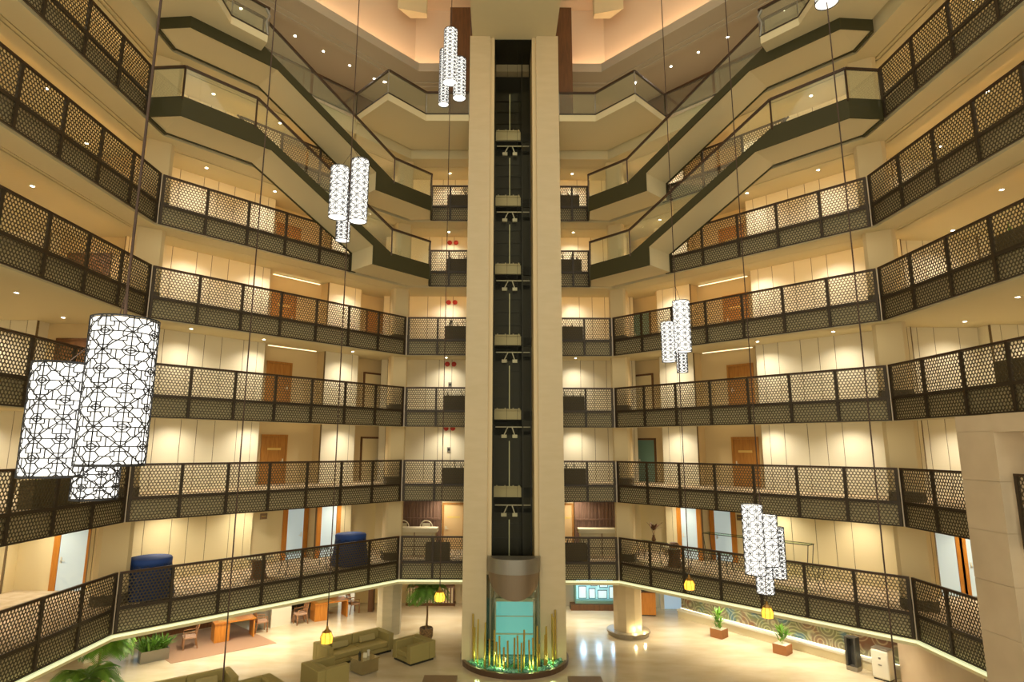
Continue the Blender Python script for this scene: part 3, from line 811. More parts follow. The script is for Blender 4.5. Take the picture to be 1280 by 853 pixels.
# ------------------------------------------------------------------ chandeliers
_CH = {}
def shade_mesh(dia, h):
    key = (round(dia, 3), round(h, 3))
    if key in _CH: return _CH[key]
    R = dia/2
    a = MB().lathe([(R*.96, 0.02), (R*.96, h-.02)], 28, cap=False)
    b = MB().lathe([(R*.96, 0.02), (0.001, 0.02)], 28, cap=False)
    b2 = MB()
    # lattice pattern in (u, z)
    segs = []; ncol = 8; cw = 2*PI*R/ncol; ch = 0.36*dia/.6 if dia < .5 else .36
    nrow = int(h/ch)+3
    def S(*p):
        for q, w in zip(p[:-1], p[1:]): segs.append((q, w))
    for c in range(ncol):
        for r in range(-1, nrow):
            u = c*cw; z = (r+(0.5 if c % 2 else 0))*ch
            # great diagonals, spine and waist
            S((u, z), (u+cw, z+ch/2)); S((u, z), (u-cw, z+ch/2)); S((u, z), (u, z+ch)); S((u-cw*.62, z), (u+cw*.62, z))
            e = z+ch/2
            S((u-cw*.22, e), (u, e+ch*.09), (u+cw*.22, e), (u, e-ch*.09), (u-cw*.22, e)); S((u-cw*.5, e), (u+cw*.5, e))
    # honeycomb of stretched hexagons between the great lines
    hw, hh = cw/2, ch/4
    for c in range(2*ncol):
        for r in range(-1, int(h/hh)+2):
            u = c*hw; z = r*hh+(hh/2 if c % 2 else 0)
            S((u-hw*.34, z+hh/2), (u+hw*.34, z+hh/2))
            if (c+2*r) % 3 == 0: S((u+hw*.34, z+hh/2), (u+hw*.34, z), (u+hw*.66, z)); S((u+hw*.66, z), (u+hw*.66, z-hh/2), (u+hw*.34, z-hh/2))
            else: S((u+hw*.34, z+hh/2), (u+hw*.66, z)); S((u+hw*.66, z), (u+hw*.34, z-hh/2))
            if (c+r) % 3 == 0: S((u, z-hh/2), (u, z+hh/2))
    wd = 0.0105 if h < 1.5 and h > .0 and dia in (.60, .53, .43) else .0115
    L = MB()
    for (u0, z0), (u1, z1) in segs:
        if min(z0, z1) > h or max(z0, z1) < 0: continue
        if z0 != z1:
            def cl(u, z, uu, zz):
                if z < 0: t = (0-z)/(zz-z); return (u+(uu-u)*t, 0)
                if z > h: t = (h-z)/(zz-z); return (u+(uu-u)*t, h)
                return (u, z)
            u0, z0, u1, z1 = *cl(u0, z0, u1, z1), *cl(u1, z1, u0, z0)
        n = max(1, int(abs(u1-u0)/(R*.35))+1)
        prev = None
        for j in range(n+1):
            t = j/n; u, z = u0+(u1-u0)*t, z0+(z1-z0)*t
            p = (R*math.cos(u/R), R*math.sin(u/R), z)
            if prev is not None:
                mid = ((p[0]+prev[0])/2, (p[1]+prev[1])/2, 0)
                if (Vector(p)-Vector(prev)).length > 1e-4:
                    d = (Vector(p)-Vector(prev)).normalized(); up = Vector(mid).normalized()
                    L.beam(prev, p, wd, .006, up)
            prev = p
    rim = MB()
    z = 0.0; rim.lathe([(R*.975, z), (R*1.01, z), (R*1.01, z+.014), (R*.975, z+.014), (R*.975, z)], 28, cap=False)
    z = h-.012; L.lathe([(R*.975, z), (R*1.01, z), (R*1.01, z+.014), (R*.975, z+.014), (R*.975, z)], 28, cap=False)
    _CH[key] = (a, b, L, rim)
    return _CH[key]
_CHM = {}
def chandelier(x, y, shades, ztop, lantern, label, sub=()):
    """shades: (dx, dy, dia, zbottom, ztop)"""
    r = thing('pendant_chandelier', label, 'chandelier', (x, y, 0))
    zlow = min([s[3] for s in shades]+([lantern+.1] if lantern else []))
    MB().tube([(0, 0, zlow+.05 if lantern else max(s[4] for s in shades)), (0, 0, ztop)], .014, 6).build('cable', CABLE, r)
    m = MB()
    zt = max(s[4] for s in shades)
    m.build('x', CABLE, r) if False else None
    for dx, dy, dia, z0, z1 in shades:
        h = z1-z0; key = (round(dia, 3), round(h, 3))
        if key not in _CHM:
            a, b, L, rim = shade_mesh(dia, h)
            sh = a.build('lit_shade', SHADE, r, smooth=True)
            _CHM[key] = [sh.data]
            for nm, mb, mt_ in (('bottom_diffuser', b, SHADEB), ('lattice_sleeve', L, LATT), ('rim', rim, LATT)):
                oo = mb.build(nm, mt_, sh); _CHM[key].append(oo.data)
        else:
            sh = bpy.data.objects.new('lit_shade', _CHM[key][0]); COL.objects.link(sh); sh.parent = r
            for nm, d_ in zip(('bottom_diffuser', 'lattice_sleeve', 'rim'), _CHM[key][1:]):
                oo = bpy.data.objects.new(nm, d_); COL.objects.link(oo); oo.parent = sh
        sh.location = (dx, dy, z0)
        hg = MB().tube([(dx, dy, z1-.01), (0, 0, min(z1+.5, ztop-.1))], .006, 5); hg.tube([(dx-dia*.48, dy, z1-.01), (dx+dia*.48, dy, z1-.01)], .006, 5)
        hg.build('hanger', CABLE, r)
    if lantern:
        m = MB().lathe([(.02, .30), (.10, .27), (.155, .15), (.14, .02), (.05, 0.0)], 8); o2 = m.build('amber_lantern', AMBER, r); o2.location = (0, 0, lantern)
        m = MB().lathe([(.02, .42), (.04, .34), (.12, .28), (.11, .27)], 8)
        for j in range(8):
            t = 2*PI*j/8; m.tube([(.11*math.cos(t), .11*math.sin(t), .27), (.16*math.cos(t), .16*math.sin(t), .15), (.145*math.cos(t), .145*math.sin(t), .02)], .006, 4)
        o3 = m.build('lantern_cage', mat('brass_cage', (.30, .16, .03), .35, .6), o2)
    return r
CZ = 30.6
chandelier(-4.35, 6.05, [(.15, -.20, .60, 8.08, 9.50), (-.42, -.18, .53, 7.97, 9.06), (-.33, .36, .43, 7.72, 9.38)], CZ, None,
           'largest lattice chandelier, glowing drums hanging close by before the left galleries')
chandelier(-4.76, 16.1, [(-.27, -.1, .52, 14.60, 16.09), (.29, -.05, .50, 14.50, 16.34), (-.24, .42, .40, 14.1, 15.6)], CZ, 3.42,
           'chandelier of three lattice drums left of the tower, before the left stairs')
chandelier(-2.20, 18.8, [(0, -.15, .47, 20.50, 22.49), (-.23, .15, .35, 19.87, 21.93), (.31, .1, .44, 20.08, 21.56)], CZ, 3.78,
           'uppermost lattice chandelier beside the top of the lift tower')
chandelier(5.00, 18.2, [(.15, 0, .52, 11.18, 12.77), (-.26, .1, .43, 10.88, 12.13), (.24, .45, .34, 10.60, 11.9)], CZ, 4.28,
           'chandelier of three lattice drums before the right side third gallery')
chandelier(6.50, 16.6, [(-.29, -.15, .53, 5.06, 6.82), (.14, .02, .55, 5.25, 6.54), (.46, .15, .36, 4.90, 6.21), (.17, .42, .46, 4.46, 5.9)], CZ, 4.05-.1,
           'lowest lattice chandelier, four drums before the right first gallery')
chandelier(7.45, 13.0, [(0, 0, .52, 18.96, 20.4), (.3, .4, .44, 19.5, 21.0)], CZ, 0.9,
           'chandelier drum at the top edge before the right landing')
# wires of lanterns whose lamps lie below the picture
for x, y, z0, lab in ((-5.97, 13.0, 1.6, 'thin dark hanging wire with amber lantern between left galleries and sofas'),):
    r = thing('hanging_lantern', lab, 'lantern', (x, y, 0))
    MB().tube([(0, 0, z0+.3), (0, 0, CZ)], .014, 6).build('cable', CABLE, r)
    o2 = MB().lathe([(.02, .30), (.10, .27), (.155, .15), (.14, .02), (.05, 0.0)], 8).build('amber_lantern', AMBER, r); o2.location = (0, 0, z0)

# ------------------------------------------------------------------ downlights
DLW = MB().lathe([(.055, 0.0), (.001, 0.0)], 16, cap=False)
DLR = MB().lathe([(.058, -.004), (.09, -.010), (.09, 0.002), (.058, .002)], 16, cap=False)
_dl = None
SP = {}
def downlight(x, y, z, label, power=1.0, col=WARM, group=None):
    global _dl
    if _dl is None:
        _dl = thing('downlight', label, 'downlight', (x, y, z), 0, 'recessed ceiling downlights')
        a = DLW.build('lamp_lens', LEDW, _dl); a.location = (0, 0, -.006)
        DLR.build('trim_ring', WHITE, _dl)
        r = _dl
    else:
        r = dup(_dl, (x, y, z), 0, label)
    key = (power, col)
    if key not in SP:
        L = bpy.data.lights.new('spot_beam', 'SPOT'); L.energy = SPOT_W*power; L.color = col; L.spot_size = math.radians(140); L.spot_blend = 1.0; L.shadow_soft_size = .06; SP[key] = L
    s = bpy.data.objects.new('lamp', SP[key]); COL.objects.link(s); s.location = (x, y, z-.03)
    return r
ordn = ['nearest the tower', 'second from the tower', 'third from the tower', 'fourth from the tower', 'fifth from the tower']
for k in range(1, 9):
    zc = FZ(k+1)-(.455 if k+1 < 6 else .365) if k < 8 else 26.645
    if k == 1: zc = FZ(2)-.455
    lv = 'lobby' if k == 1 else LV[k]+' gallery'
    for sd in (-1, 1):
        sn = SIDE[sd]
        col = WARM if k < 7 else COOL
        downlight(sd*3.15+(.0 if sd < 0 else .25), 30.2 if k > 1 else 30.8, zc, 'small round ceiling downlight over the %s just %s of the lift tower' % (lv, sn), .8 if k > 1 else 2.2, col)
        ds = [(1.3, 2.4), (5.7, 2.45), (8.7, 2.35)] if k not in (1, 8) else ([(1.4, 1.5), (2.85, 1.5), (4.3, 1.5), (5.75, 1.5), (8.2, 1.6)] if k == 8 else [(0.8, 2.8), (4.5, 2.5), (8.2, 2.5), (2.6, 4.4), (6.2, 4.4)])
        for i, (s, d) in enumerate(ds):
            x, y = diag(s, d, sd)
            downlight(x, y, zc, 'round ceiling downlight over the %s, %s slanting side, %s' % (lv, sn, ordn[i]), 1.0 if k not in (1, 8) else (.55 if k == 8 else 1.7), col)
        for i, (xw, y) in enumerate(((14.9, 17.4), (14.9, 12.6), (16.0, 20.9), (18.8, 20.4))):
            downlight(sd*xw, y, zc, 'round ceiling downlight over the %s, %s outer wing, %s' % (lv, sn, ('middle one', 'closest to the viewer', 'before the end wall', 'outermost before the end wall')[i]), 1.0, col)

# ------------------------------------------------------------------ plants
def leaf_blades(m, base, n, lo, hi, spread, w=.03, droop=.5):
    for i in range(n):
        t = random.uniform(0, 2*PI); L = random.uniform(lo, hi); r = random.uniform(.25, 1)*spread
        b = Vector(base); prev = None; k = 4
        sd = Vector((-math.sin(t), math.cos(t), 0))
        row = []
        for j in range(k+1):
            f = j/k
            p = b + Vector((math.cos(t)*r*f*L, math.sin(t)*r*f*L, L*f*(1-droop*f*r)))
            ww = w*math.sin(PI*min(1, .12+f*.88))+.002
            row.append((p-sd*ww, p+sd*ww))
        for a, c in zip(row[:-1], row[1:]): m.quad(a[0], a[1], c[1], c[0])
def frond(m, base, t, L, rise, w=.42, n=26):
    """a palm frond: arching rib with leaflets"""
    b = Vector(base); d = Vector((math.cos(t), math.sin(t), 0)); sd = Vector((-math.sin(t), math.cos(t), 0)); P = []
    for j in range(n+1):
        f = j/n; P.append(b + d*(L*f*(1-.12*f)) + Vector((0, 0, rise*math.sin(f*2.1) - L*.55*f*f)))
    m.tube(P[::2], [.012*(1-.7*i/len(P[::2])) for i in range(len(P[::2]))], 4)
    for j in range(2, n+1):
        f = j/n; ln = w*math.sin(PI*min(1, .18+.80*f))+.05
        fw = (P[j]-P[j-1]).normalized()
        for sg in (-1, 1):
            tip = P[j] + sd*sg*ln + fw*ln*.55 + Vector((0, 0, -ln*.35)); mid = P[j]+(tip-P[j])*.5
            m.quad(P[j]-fw*.016, mid-fw*.030, tip, mid+fw*.030)
def palm(x, y, trunk_h, nf, L, label, potmat, pot_r=.30, mt=LEAF, z=0):
    r = thing('potted_palm', label, 'palm', (x, y, z))
    MB().lathe([(pot_r*.82, 0), (pot_r, .12), (pot_r, .42), (pot_r*.95, .46), (pot_r*.88, .46), (pot_r*.86, .38)], 20).build('pot', potmat, r)
    MB().lathe([(pot_r*.88, .385), (.001, .40)], 20, cap=False).build('soil', SOIL, r)
    MB().tube([(0, 0, .38), (.03, .02, trunk_h*.5), (0, .03, trunk_h)], [.055, .04, .05], 8).build('trunk', TRUNK, r)
    for i in range(nf):
        m = MB(); frond(m, (0, .03, trunk_h), 2*PI*i/nf+random.uniform(-.2, .2), L*random.uniform(.8, 1.1), random.uniform(.15, .65)); m.build('frond', mt, r)
    return r
palm(-3.62, 28.25, 2.0, 17, 1.15, 'tall potted palm on the lobby floor between left column and lift tower', mat('patterned_pot', (0.36, 0.22, 0.09), .6, noise=((.12, .07, .03), 14, 3)))
palm(-14.05, 22.0, 1.65, 24, 1.22, 'bright green potted palm under the left corner of the first gallery', TERRA, mt=LEAFB)
palm(-13.35, 20.3, 1.10, 18, 1.15, 'low palm in the bottom left, in front of the brighter palm', TERRA)

def trough(x, y, z, rz, L, D, H, label, mt=PLANTER, tall=.35, n=26, sparse=True, mf=None):
    r = thing('planter_box', label, 'planter', (x, y, z), rz)
    m = MB(); w = .03
    m.box(-L/2, L/2, -D/2, -D/2+w, 0, H); m.box(-L/2, L/2, D/2-w, D/2, 0, H); m.box(-L/2, -L/2+w, -D/2+w, D/2-w, 0, H); m.box(L/2-w, L/2, -D/2+w, D/2-w, 0, H)
    m.box(-L/2+w, L/2-w, -D/2+w, D/2-w, 0, .05); m.build('planter_body', mt, r)
    MB().box(-L/2+w, L/2-w, -D/2+w, D/2-w, .05, H-.05).build('soil', SOIL, r)
    m = MB()
    if sparse:
        for c in (-.3, .05, .34):
            leaf_blades(m, (c*L, 0, H-.06), max(2, n//9), tall*.7, tall*1.5, .45, .022, .35)
    else:
        for i in range(n):
            leaf_blades(m, (random.uniform(-.45, .45)*L, random.uniform(-.4, .4)*D, H-.06), 5, tall*.5, tall, 1.1, .03, .5)
    f = m.build('plant_leaves', mf or LEAF, r); f['kind'] = 'stuff'
    return r
for k in range(2, 8):
    z = FZ(k)
    xl = -2.52 if k > 2 else -3.18; xr = 2.95 if k < 7 else 2.9
    trough(xl, 28.15, z, 0, 1.08, .38, .74, 'dark brown planter box with sprigs behind the %s gallery railing left of the tower' % LV[k], mf=mat('dry_sprig', (.06, .05, .02), .7))
    trough(xr, 28.15, z, 0, 1.08, .38, .74, 'dark brown planter box with sprigs behind the %s gallery railing right of the tower' % LV[k], mf=mat('dry_sprig', (0, 0, 0)))
trough(-12.95, 17.2, FZ(3), PI/2, 1.8, .4, .74, 'dark planter box behind the second gallery railing below the largest chandelier', mf=LEAF)
trough(12.95, 15.4, FZ(4), PI/2, 1.2, .4, .70, 'dark planter box behind the third gallery railing above the stone pier', mf=LEAF)
trough(12.95, 14.6, FZ(5), PI/2, 1.6, .4, .70, 'dark planter box behind the fourth gallery railing on the right wing', mf=LEAF)
trough(-13.95, 25.3, 0, .75, 1.0, .42, .42, 'grey trough of bushy plants on the lobby floor beside the left desk', GREYS, .75, 60, False)
for x, y, t, nm in ((9.4, 28.75, .8, 'farther'), (11.25, 26.65, .7, 'closer')):
    r = thing('potted_plant', 'square redwood pot with small leafy plant before the mosaic bench, the %s of two' % nm, 'plant', (x, y, 0), -.85)
    m = MB(); m.prism([(-.28, -.28), (.28, -.28), (.28, .28), (-.28, .28)], 0, .36); m.build('pot', TERRA, r)
    MB().box(-.25, .25, -.25, .25, .36, .375).build('white_pebbles', WHITE, r)
    m = MB()
    for j in range(9): leaf_blades(m, (random.uniform(-.12, .12), random.uniform(-.12, .12), .37+random.uniform(0, .5)), 6, .3, .55, 1.0, .035, .5)
    m.tube([(0, 0, .37), (.02, 0, .9)], .012, 5)
    m.build('plant_leaves', LEAFB, r)['kind'] = 'stuff'

# ------------------------------------------------------------------ lobby seating
def sofa(w, seats, x, y, rz, label, pillows=2, name='sofa', depth=1.15):
    r = thing(name, label, 'sofa' if seats > 1 else 'armchair', (x, y, 0), rz)
    a = .26; h = .72; y0, y1 = -depth/2, depth/2
    MB().box(-w/2, w/2, y1-.30, y1, .08, h).build('backrest', SOFAM, r, bevel=.03)
    for sg in (-1, 1):
        MB().box(*(sorted((sg*w/2, sg*(w/2-a)))), y0, y1-.305, .08, h).build('armrest', SOFAM, r, bevel=.03)
    MB().box(-w/2+a+.003, w/2-a-.003, y0+.03, y1-.305, .08, .24).build('seat_base', SOFAM, r, bevel=.015)
    sw = (w-2*a)/seats
    for i in range(seats):
        xa = -w/2+a+i*sw
        MB().box(xa+.008, xa+sw-.008, y0, y1-.31, .245, .43).build('seat_cushion', SOFAM, r, bevel=.035)
        m = MB().box(xa+.008, xa+sw-.008, y1-.42, y1-.30, .43, .80 if seats > 1 else .74); m.build('back_cushion', SOFAM, r, bevel=.04)
    MB().box(-w/2+.06, w/2-.06, y0+.06, y1-.06, 0.0, .08).build('plinth', BLACK, r)
    if pillows and seats > 1:
        for i in range(pillows):
            xa = -w/2+a+(i+.5)*(w-2*a)/pillows
            p = MB().box(-.36, .36, -.075, .075, -.13, .13).build('pillow', CUSH, r, bevel=.06); p.location = (xa, y1-.52, .56); p.rotation_euler = (-.35, 0, 0)
    elif pillows:
        p = MB().box(-.27, .27, -.07, .07, -.12, .12).build('pillow', CUSH, r, bevel=.05); p.location = (0, y1-.50, .56); p.rotation_euler = (-.35, 0, 0)
    return r
sofa(3.0, 2, -6.24, 25.9, .76, 'long olive sofa with two bolster cushions behind the mirrored coffee table')
sofa(1.22, 1, -3.80, 25.62, -.80, 'olive cube armchair nearest the lift tower, beside the potted palm', 0, 'armchair', 1.22)
sofa(1.25, 1, -6.58, 22.95, 2.34, 'olive cube armchair left of the coffee table with its back turned', 1, 'armchair', 1.22)
sofa(2.9, 2, -10.6, 21.25, .66, 'olive sofa cut off by the bottom edge, seen from its back', 2)
sofa(1.22, 1, -8.20, 21.15, -.80, 'olive armchair at the bottom edge beside the back-turned sofa', 0, 'armchair', 1.22)
r = thing('coffee_table', 'small mirrored cube coffee table between olive sofa and armchairs', 'coffee table', (-5.47, 24.3, 0), .79)
MB().box(-.37, .37, -.37, .37, .03, .46).build('table_body', MIRR, r); MB().box(-.40, .40, -.40, .40, .46, .50).build('table_top', MIRR, r); MB().box(-.3, .3, -.3, .3, 0, .03).build('plinth', BLACK, r)
o = tag(MB().lathe([(.05, 0), (.06, .02), (.045, .12), (.06, .20), (.05, .2), (.035, .12)], 14).build('glass_vase', WHITE), 'small white vase standing on the mirrored coffee table', 'vase'); o.location = (-5.36, 24.42, .50)
o = tag(MB().box(-.07, .07, -.05, .05, 0, .16).build('napkin_holder', CLOTHW), 'white napkin box on the mirrored coffee table beside the vase', 'napkin box'); o.location = (-5.44, 24.25, .50)
o = tag(MB().lathe([(.05, 0), (.05, .13), (.02, .15), (.02, .19), (.001, .19)], 12).build('dark_jar', BLACK), 'small dark jar on the mirrored coffee table', 'jar'); o.location = (-5.66, 24.3, .50)
for x, nm in ((-2.46, 'left'), (2.54, 'right')):
    r = thing('low_bench', 'low brown bench at the bottom edge, just %s of the round planter' % nm, 'bench', (x, 22.4, 0))
    MB().box(-.58, .58, -.5, .3, .30, .44).build('seat', mat('bench_brown', (.24, .16, .08), .6), r, bevel=.02)
    for a in (-.5, .5):
        for b in (-.42, .22): MB().box(a-.03, a+.03, b-.03, b+.03, 0, .30).build('leg', BLACK, r)

# desks and chairs of the left lobby
def chair(x, y, rz, label):
    r = thing('wooden_chair', label, 'chair', (x, y, 0), rz)
    MB().box(-.25, .25, -.25, .24, .42, .50).build('seat', SEATF, r, bevel=.02)
    for a in (-.225, .225):
        MB().beam((a, -.22, 0), (a, -.22, .43), .045, .045).build('leg', PADW, r)
        MB().tube([(a, .30, 0), (a, .23, .43), (a, .24, .60), (a, .33, .98)], .024, 6).build('rear_leg', PADW, r)
        MB().tube([(a*1.05, -.2, .43), (a*1.08, -.2, .66), (a*1.05, .26, .68)], .02, 6).build('armrest', PADW, r)
    m = MB().beam((-.225, .32, .94), (.225, .32, .94), .03, .10)
    for j in range(5): m.beam((-.16+.08*j, .24, .52), (-.16+.08*j, .315, .92), .025, .014)
    m.build('backrest', PADW, r)
    return r
def desk(x, y, rz, label):
    r = thing('wooden_desk', label, 'desk', (x, y, 0), rz)
    MB().box(-.72, -.12, -.36, .36, 0, .76).build('desk_pedestal', ORWOOD, r); MB().box(-.76, .95, -.42, .42, .762, .81).build('desk_top', ORWOOD, r)
    MB().box(.86, .92, -.36, .36, 0, .76).build('desk_side', ORWOOD, r)
    MB().box(-.55, .15, -.25, .25, .812, .822).build('desk_pad', mat('desk_pad', (.55, .36, .12), .6), r)
desk(-12.15, 28.05, .62, 'orange wooden desk with pale top under the first gallery, between two chairs')
chair(-13.3, 26.75, -1.0, 'upholstered wooden chair at the nearer end of the left desk')
chair(-11.2, 29.05, 1.3+.9, 'wooden chair at the far end of the left desk beside a white wall')
desk(-8.85, 31.35, .62, 'second wooden desk set back by the dark screen near the left column')
chair(-9.85, 30.35, -.9, 'wooden chair at the left end of the second desk')
chair(-7.8, 32.3, 2.3, 'wooden chair at the right end of the second desk')
tag(MB().prism([diag(3.6, 3.6, -1), diag(7.6, 4.2, -1), diag(7.6, 7.8, -1), diag(3.6, 7.8, -1)], 0.001, .012).build('brown_rug', RUG), 'brown carpet strip under the left desk and chairs', 'rug')
tag(MB().prism([diag(-.7, 6.0, -1), diag(1.6, 6.0, -1), diag(1.6, 7.9, -1), diag(-.7, 7.9, -1)], 0.001, .012).build('brown_rug', RUG), 'darker carpet strip under the second desk', 'rug')

# lobby back walls
Z2 = 2.85
for s0, s1, d, mt in ((1.75, 2.75, 5.8, WHITE), (-1.6, -.9, 7.0, CLOTHW), (9.3, 9.9, 6.6, WHITE)):
    struct(MB().prism([diag(s0, d, -1), diag(s1, d, -1), diag(s1, d+.9, -1), diag(s0, d+.9, -1)], 0, Z2).build('wall_left', mt))
wall_strip('wall_left', diag(-1.5, 8.0, -1), diag(1.7, 8.0, -1), 0, Z2, mat('dark_bamboo', (.10, .075, .03), .7, noise=((.02, .018, .01), 3, 3, (8, 8, .4))), grooves(3.2, (.3, .24)))
struct(MB().prism([diag(2.76, 6.0, -1), diag(3.5, 6.0, -1), diag(3.5, 6.1, -1), diag(2.76, 6.1, -1)], 0, Z2).build('wall_left', GREYS))
wall_strip('wall_left', diag(2.7, 8.0, -1), diag(16, 8.0, -1), 0, 0.35, DKWOOD)
wn = 1
for s0, s1 in ((2.8, 4.4), (4.5, 6.1), (6.2, 7.8), (7.9, 9.5)):
    rt = bpy.data.objects.new('window_%d' % wn, None); COL.objects.link(rt); struct(rt); wn += 1
    MB().prism([diag(s0, 8.05, -1), diag(s1, 8.05, -1), diag(s1, 8.1, -1), diag(s0, 8.1, -1)], .35, Z2).build('window_pane', WINDOWB, rt)
    m = MB()
    for u in (s0, (s0+s1)/2-.04, s1-.08): m.prism([diag(u, 7.95, -1), diag(u+.08, 7.95, -1), diag(u+.08, 8.12, -1), diag(u, 8.12, -1)], .35, Z2)
    for zz in (.35, 1.1, 1.9, 2.6): m.prism([diag(s0, 7.97, -1), diag(s1, 7.97, -1), diag(s1, 8.12, -1), diag(s0, 8.12, -1)], zz, zz+.08)
    m.build('window_frame', BLACK, rt)
wall_strip('wall_left', diag(9.5, 8.0, -1), diag(18, 8.0, -1), 0, Z2, TAUPE)
wall_strip('wall_back', (-8.2, 34.3), (3.0, 34.3), 0, Z2, BEIGE)
wall_strip('wall_back', (5.9, 33.7), (10.6, 33.7), 0, Z2, CLOTHW)
struct(MB().box(-7.1, -6.85, 32.5, 33.0, 0, Z2).build('wall_back', DKWOOD))
r = thing('slatted_cabinet', 'low slatted wooden sideboard against the back wall under the palm', 'sideboard', (-4.1, 34.0, 0))
MB().box(-1.2, 1.3, -.2, .25, .12, .95).build('cabinet_body', SLATW, r)
m = MB()
for j in range(16): m.box(-1.17+j*.155, -1.10+j*.155, -.23, -.205, .15, .9)
m.build('front_slats', CLOTHW, r)
MB().box(-1.25, 1.35, -.25, .27, 0, .12).build('plinth', DKWOOD, r)
struct(MB().box(-2.3, -1.9, 33.5, 34.2, 0, Z2).build('wall_back', WOOD))
struct(MB().box(2.62, 2.95, 33.0, 34.0, 0, Z2).build('wall_back', CLOTHW))
wall_strip('wall_back', (2.95, 33.9), (3.75, 33.9), 0, Z2, TAUPE)
r = thing('display_case', 'brightly lit display case of framed pictures right of the lift tower', 'display case', (4.7, 33.5, 0))
MB().box(-1.1, 1.15, 0, .06, .45, 2.2).build('case_back', SHELFL, r)
m = MB()
m.box(-1.15, 1.2, -.35, .06, .30, .45); m.box(-1.15, 1.2, -.35, .06, 2.2, 2.5); m.box(-1.18, -1.1, -.35, .06, .45, 2.2)
m.build('case_frame', TEALGL, r)
MB().box(-1.4, 1.35, -.5, .1, 0, .28).build('case_plinth', DKWOOD, r)
for i, (a, b, w, h) in enumerate(((-.95, .5, .42, .62), (-.42, .5, .36, .5), (.05, .5, .5, .42), (.65, .5, .38, .6), (-.9, 1.25, .5, .48), (-.3, 1.12, .34, .6), (.15, 1.05, .45, .7), (.72, 1.2, .36, .5), (-.7, 1.83, .4, .3), (-.1, 1.83, .45, .3), (.5, 1.83, .5, .3))):
    f = thing('picture_frame', 'small framed picture in the lit display case, %s' % (['bottom row', 'bottom row', 'bottom row', 'bottom row', 'middle row', 'middle row', 'middle row', 'middle row', 'top row', 'top row', 'top row'][i]+', '+['first', 'second', 'third', 'fourth', 'first', 'second', 'third', 'fourth', 'first', 'second', 'third'][i]+' from the tower'), 'picture', (4.7+a, 33.42, b), 0, 'framed pictures in the display case')
    MB().box(0, w, -.02, .02, 0, h).build('frame', mat('dark_teal_frame', (.03, .10, .11), .4), f); MB().box(.03, w-.03, -.025, -.02, .03, h-.03).build('picture', mat('glowing_print', (.70, .78, .76), .5, emit=(.55, .80, .84), es=.35), f)  # glow put into the prints so they look lit by the case
r = thing('reception_stand', 'orange wooden reception stand behind the right lobby column', 'lectern', (7.05, 32.35, 0), -.1)
MB().box(-.42, .42, -.28, .28, .05, 1.10).build('stand_body', ORWOOD, r); MB().box(-.46, .46, -.32, .32, 1.10, 1.14).build('stand_top', DKWOOD, r); MB().box(-.40, .40, -.26, .26, 0, .05).build('plinth', BLACK, r)
r = thing('flower_arrangement', 'dark and white flower arrangement on top of the orange reception stand', 'flowers', (6.95, 32.35, 1.14))
MB().lathe([(.08, 0), (.12, .08), (.07, .16)], 12).build('vase', BLACK, r)
m = MB(); leaf_blades(m, (0, 0, .12), 22, .25, .5, 1.1, .05, .4); m.build('flowers', BLACK, r)['kind'] = 'stuff'
m = MB()
for j in range(9): m.sphere((random.uniform(-.25, .3), random.uniform(-.1, .1), random.uniform(.2, .5)), .045, 6, 4)
m.build('white_blooms', WHITE, r)['kind'] = 'stuff'
rt = bpy.data.objects.new('window_%d' % wn, None); COL.objects.link(rt); struct(rt); wn += 1
MB().box(8.2, 9.4, 33.35, 33.4, 0.02, 1.9).build('window_pane', mat('pale_blue_opening', (.4, .55, .7), .4, emit=(.35, .50, .65), es=.35), rt)
m = MB(); m.box(8.0, 8.2, 33.3, 33.45, 0, Z2); m.box(9.4, 9.5, 33.3, 33.45, 0, Z2); m.box(8.0, 9.5, 33.3, 33.45, 1.9, 2.1); m.build('window_frame', WHITE, rt)

# mosaic bench along the right lobby
p, q = Vector((8.55, 31.9, 0)), Vector((14.45, 23.75, 0)); d = (q-p).normalized(); n = Vector((-d.y, d.x, 0))
if n.x < 0: n = -n
def qd(a, b, o0, o1):
    return [((p+d*a+n*o0).x, (p+d*a+n*o0).y), ((p+d*b+n*o0).x, (p+d*b+n*o0).y), ((p+d*b+n*o1).x, (p+d*b+n*o1).y), ((p+d*a+n*o1).x, (p+d*a+n*o1).y)]
LB = (q-p).length
r = thing('mosaic_bench', 'long lit stone bench with colourful ringed mosaic along the right side of the lobby', 'bench')
MB().prism(qd(0, LB, -.10, .45), .0, .32).build('bench_base', CREAM, r)
MB().prism(qd(0, LB, -.16, .30), .32, .40).build('bench_ledge', WHITE, r)
MB().prism(qd(0, LB, .20, .26), .40, 1.22).build('mosaic_panel', MOSAIC, r)
MB().prism(qd(0, LB, .05, .70), 1.22, 1.46).build('top_shelf', WHITE, r)
MB().prism(qd(0, LB, .13, .16), .401, .42).build('light_strip', mat('led_cream', (1, 1, .8), .5, emit=(1, .92, .6), es=1.6), r)
struct(MB().prism(qd(0, LB, .9, 1.0), 0, Z2).build('wall_right', OCHRE))
wall_strip('wall_right', (14.12, 23.62), (13.15, 18.3), 0, 2.35, STONE2, None, .4, (0, 20))
wall_strip('wall_right', (13.15, 18.25), (12.4, 16.6), 0, 2.35, TAUPE, None, .4, (0, 20))
r = thing('waste_bin', 'tall dark grey waste bin at the end of the mosaic bench', 'bin', (13.08, 24.75, 0), -.94)
MB().box(-.2, .2, -.17, .17, 0, .16).build('bin_base', GREYS, r); m = MB().prism([(-.2, .1), (.2, .1), (.2, .17), (-.2, .17)], .16, 1.15); m.box(-.2, -.12, -.17, .1, .16, 1.15); m.box(.12, .2, -.17, .1, .16, 1.15); m.build('bin_body', mat('charcoal', (.06, .058, .05), .45, .3), r)
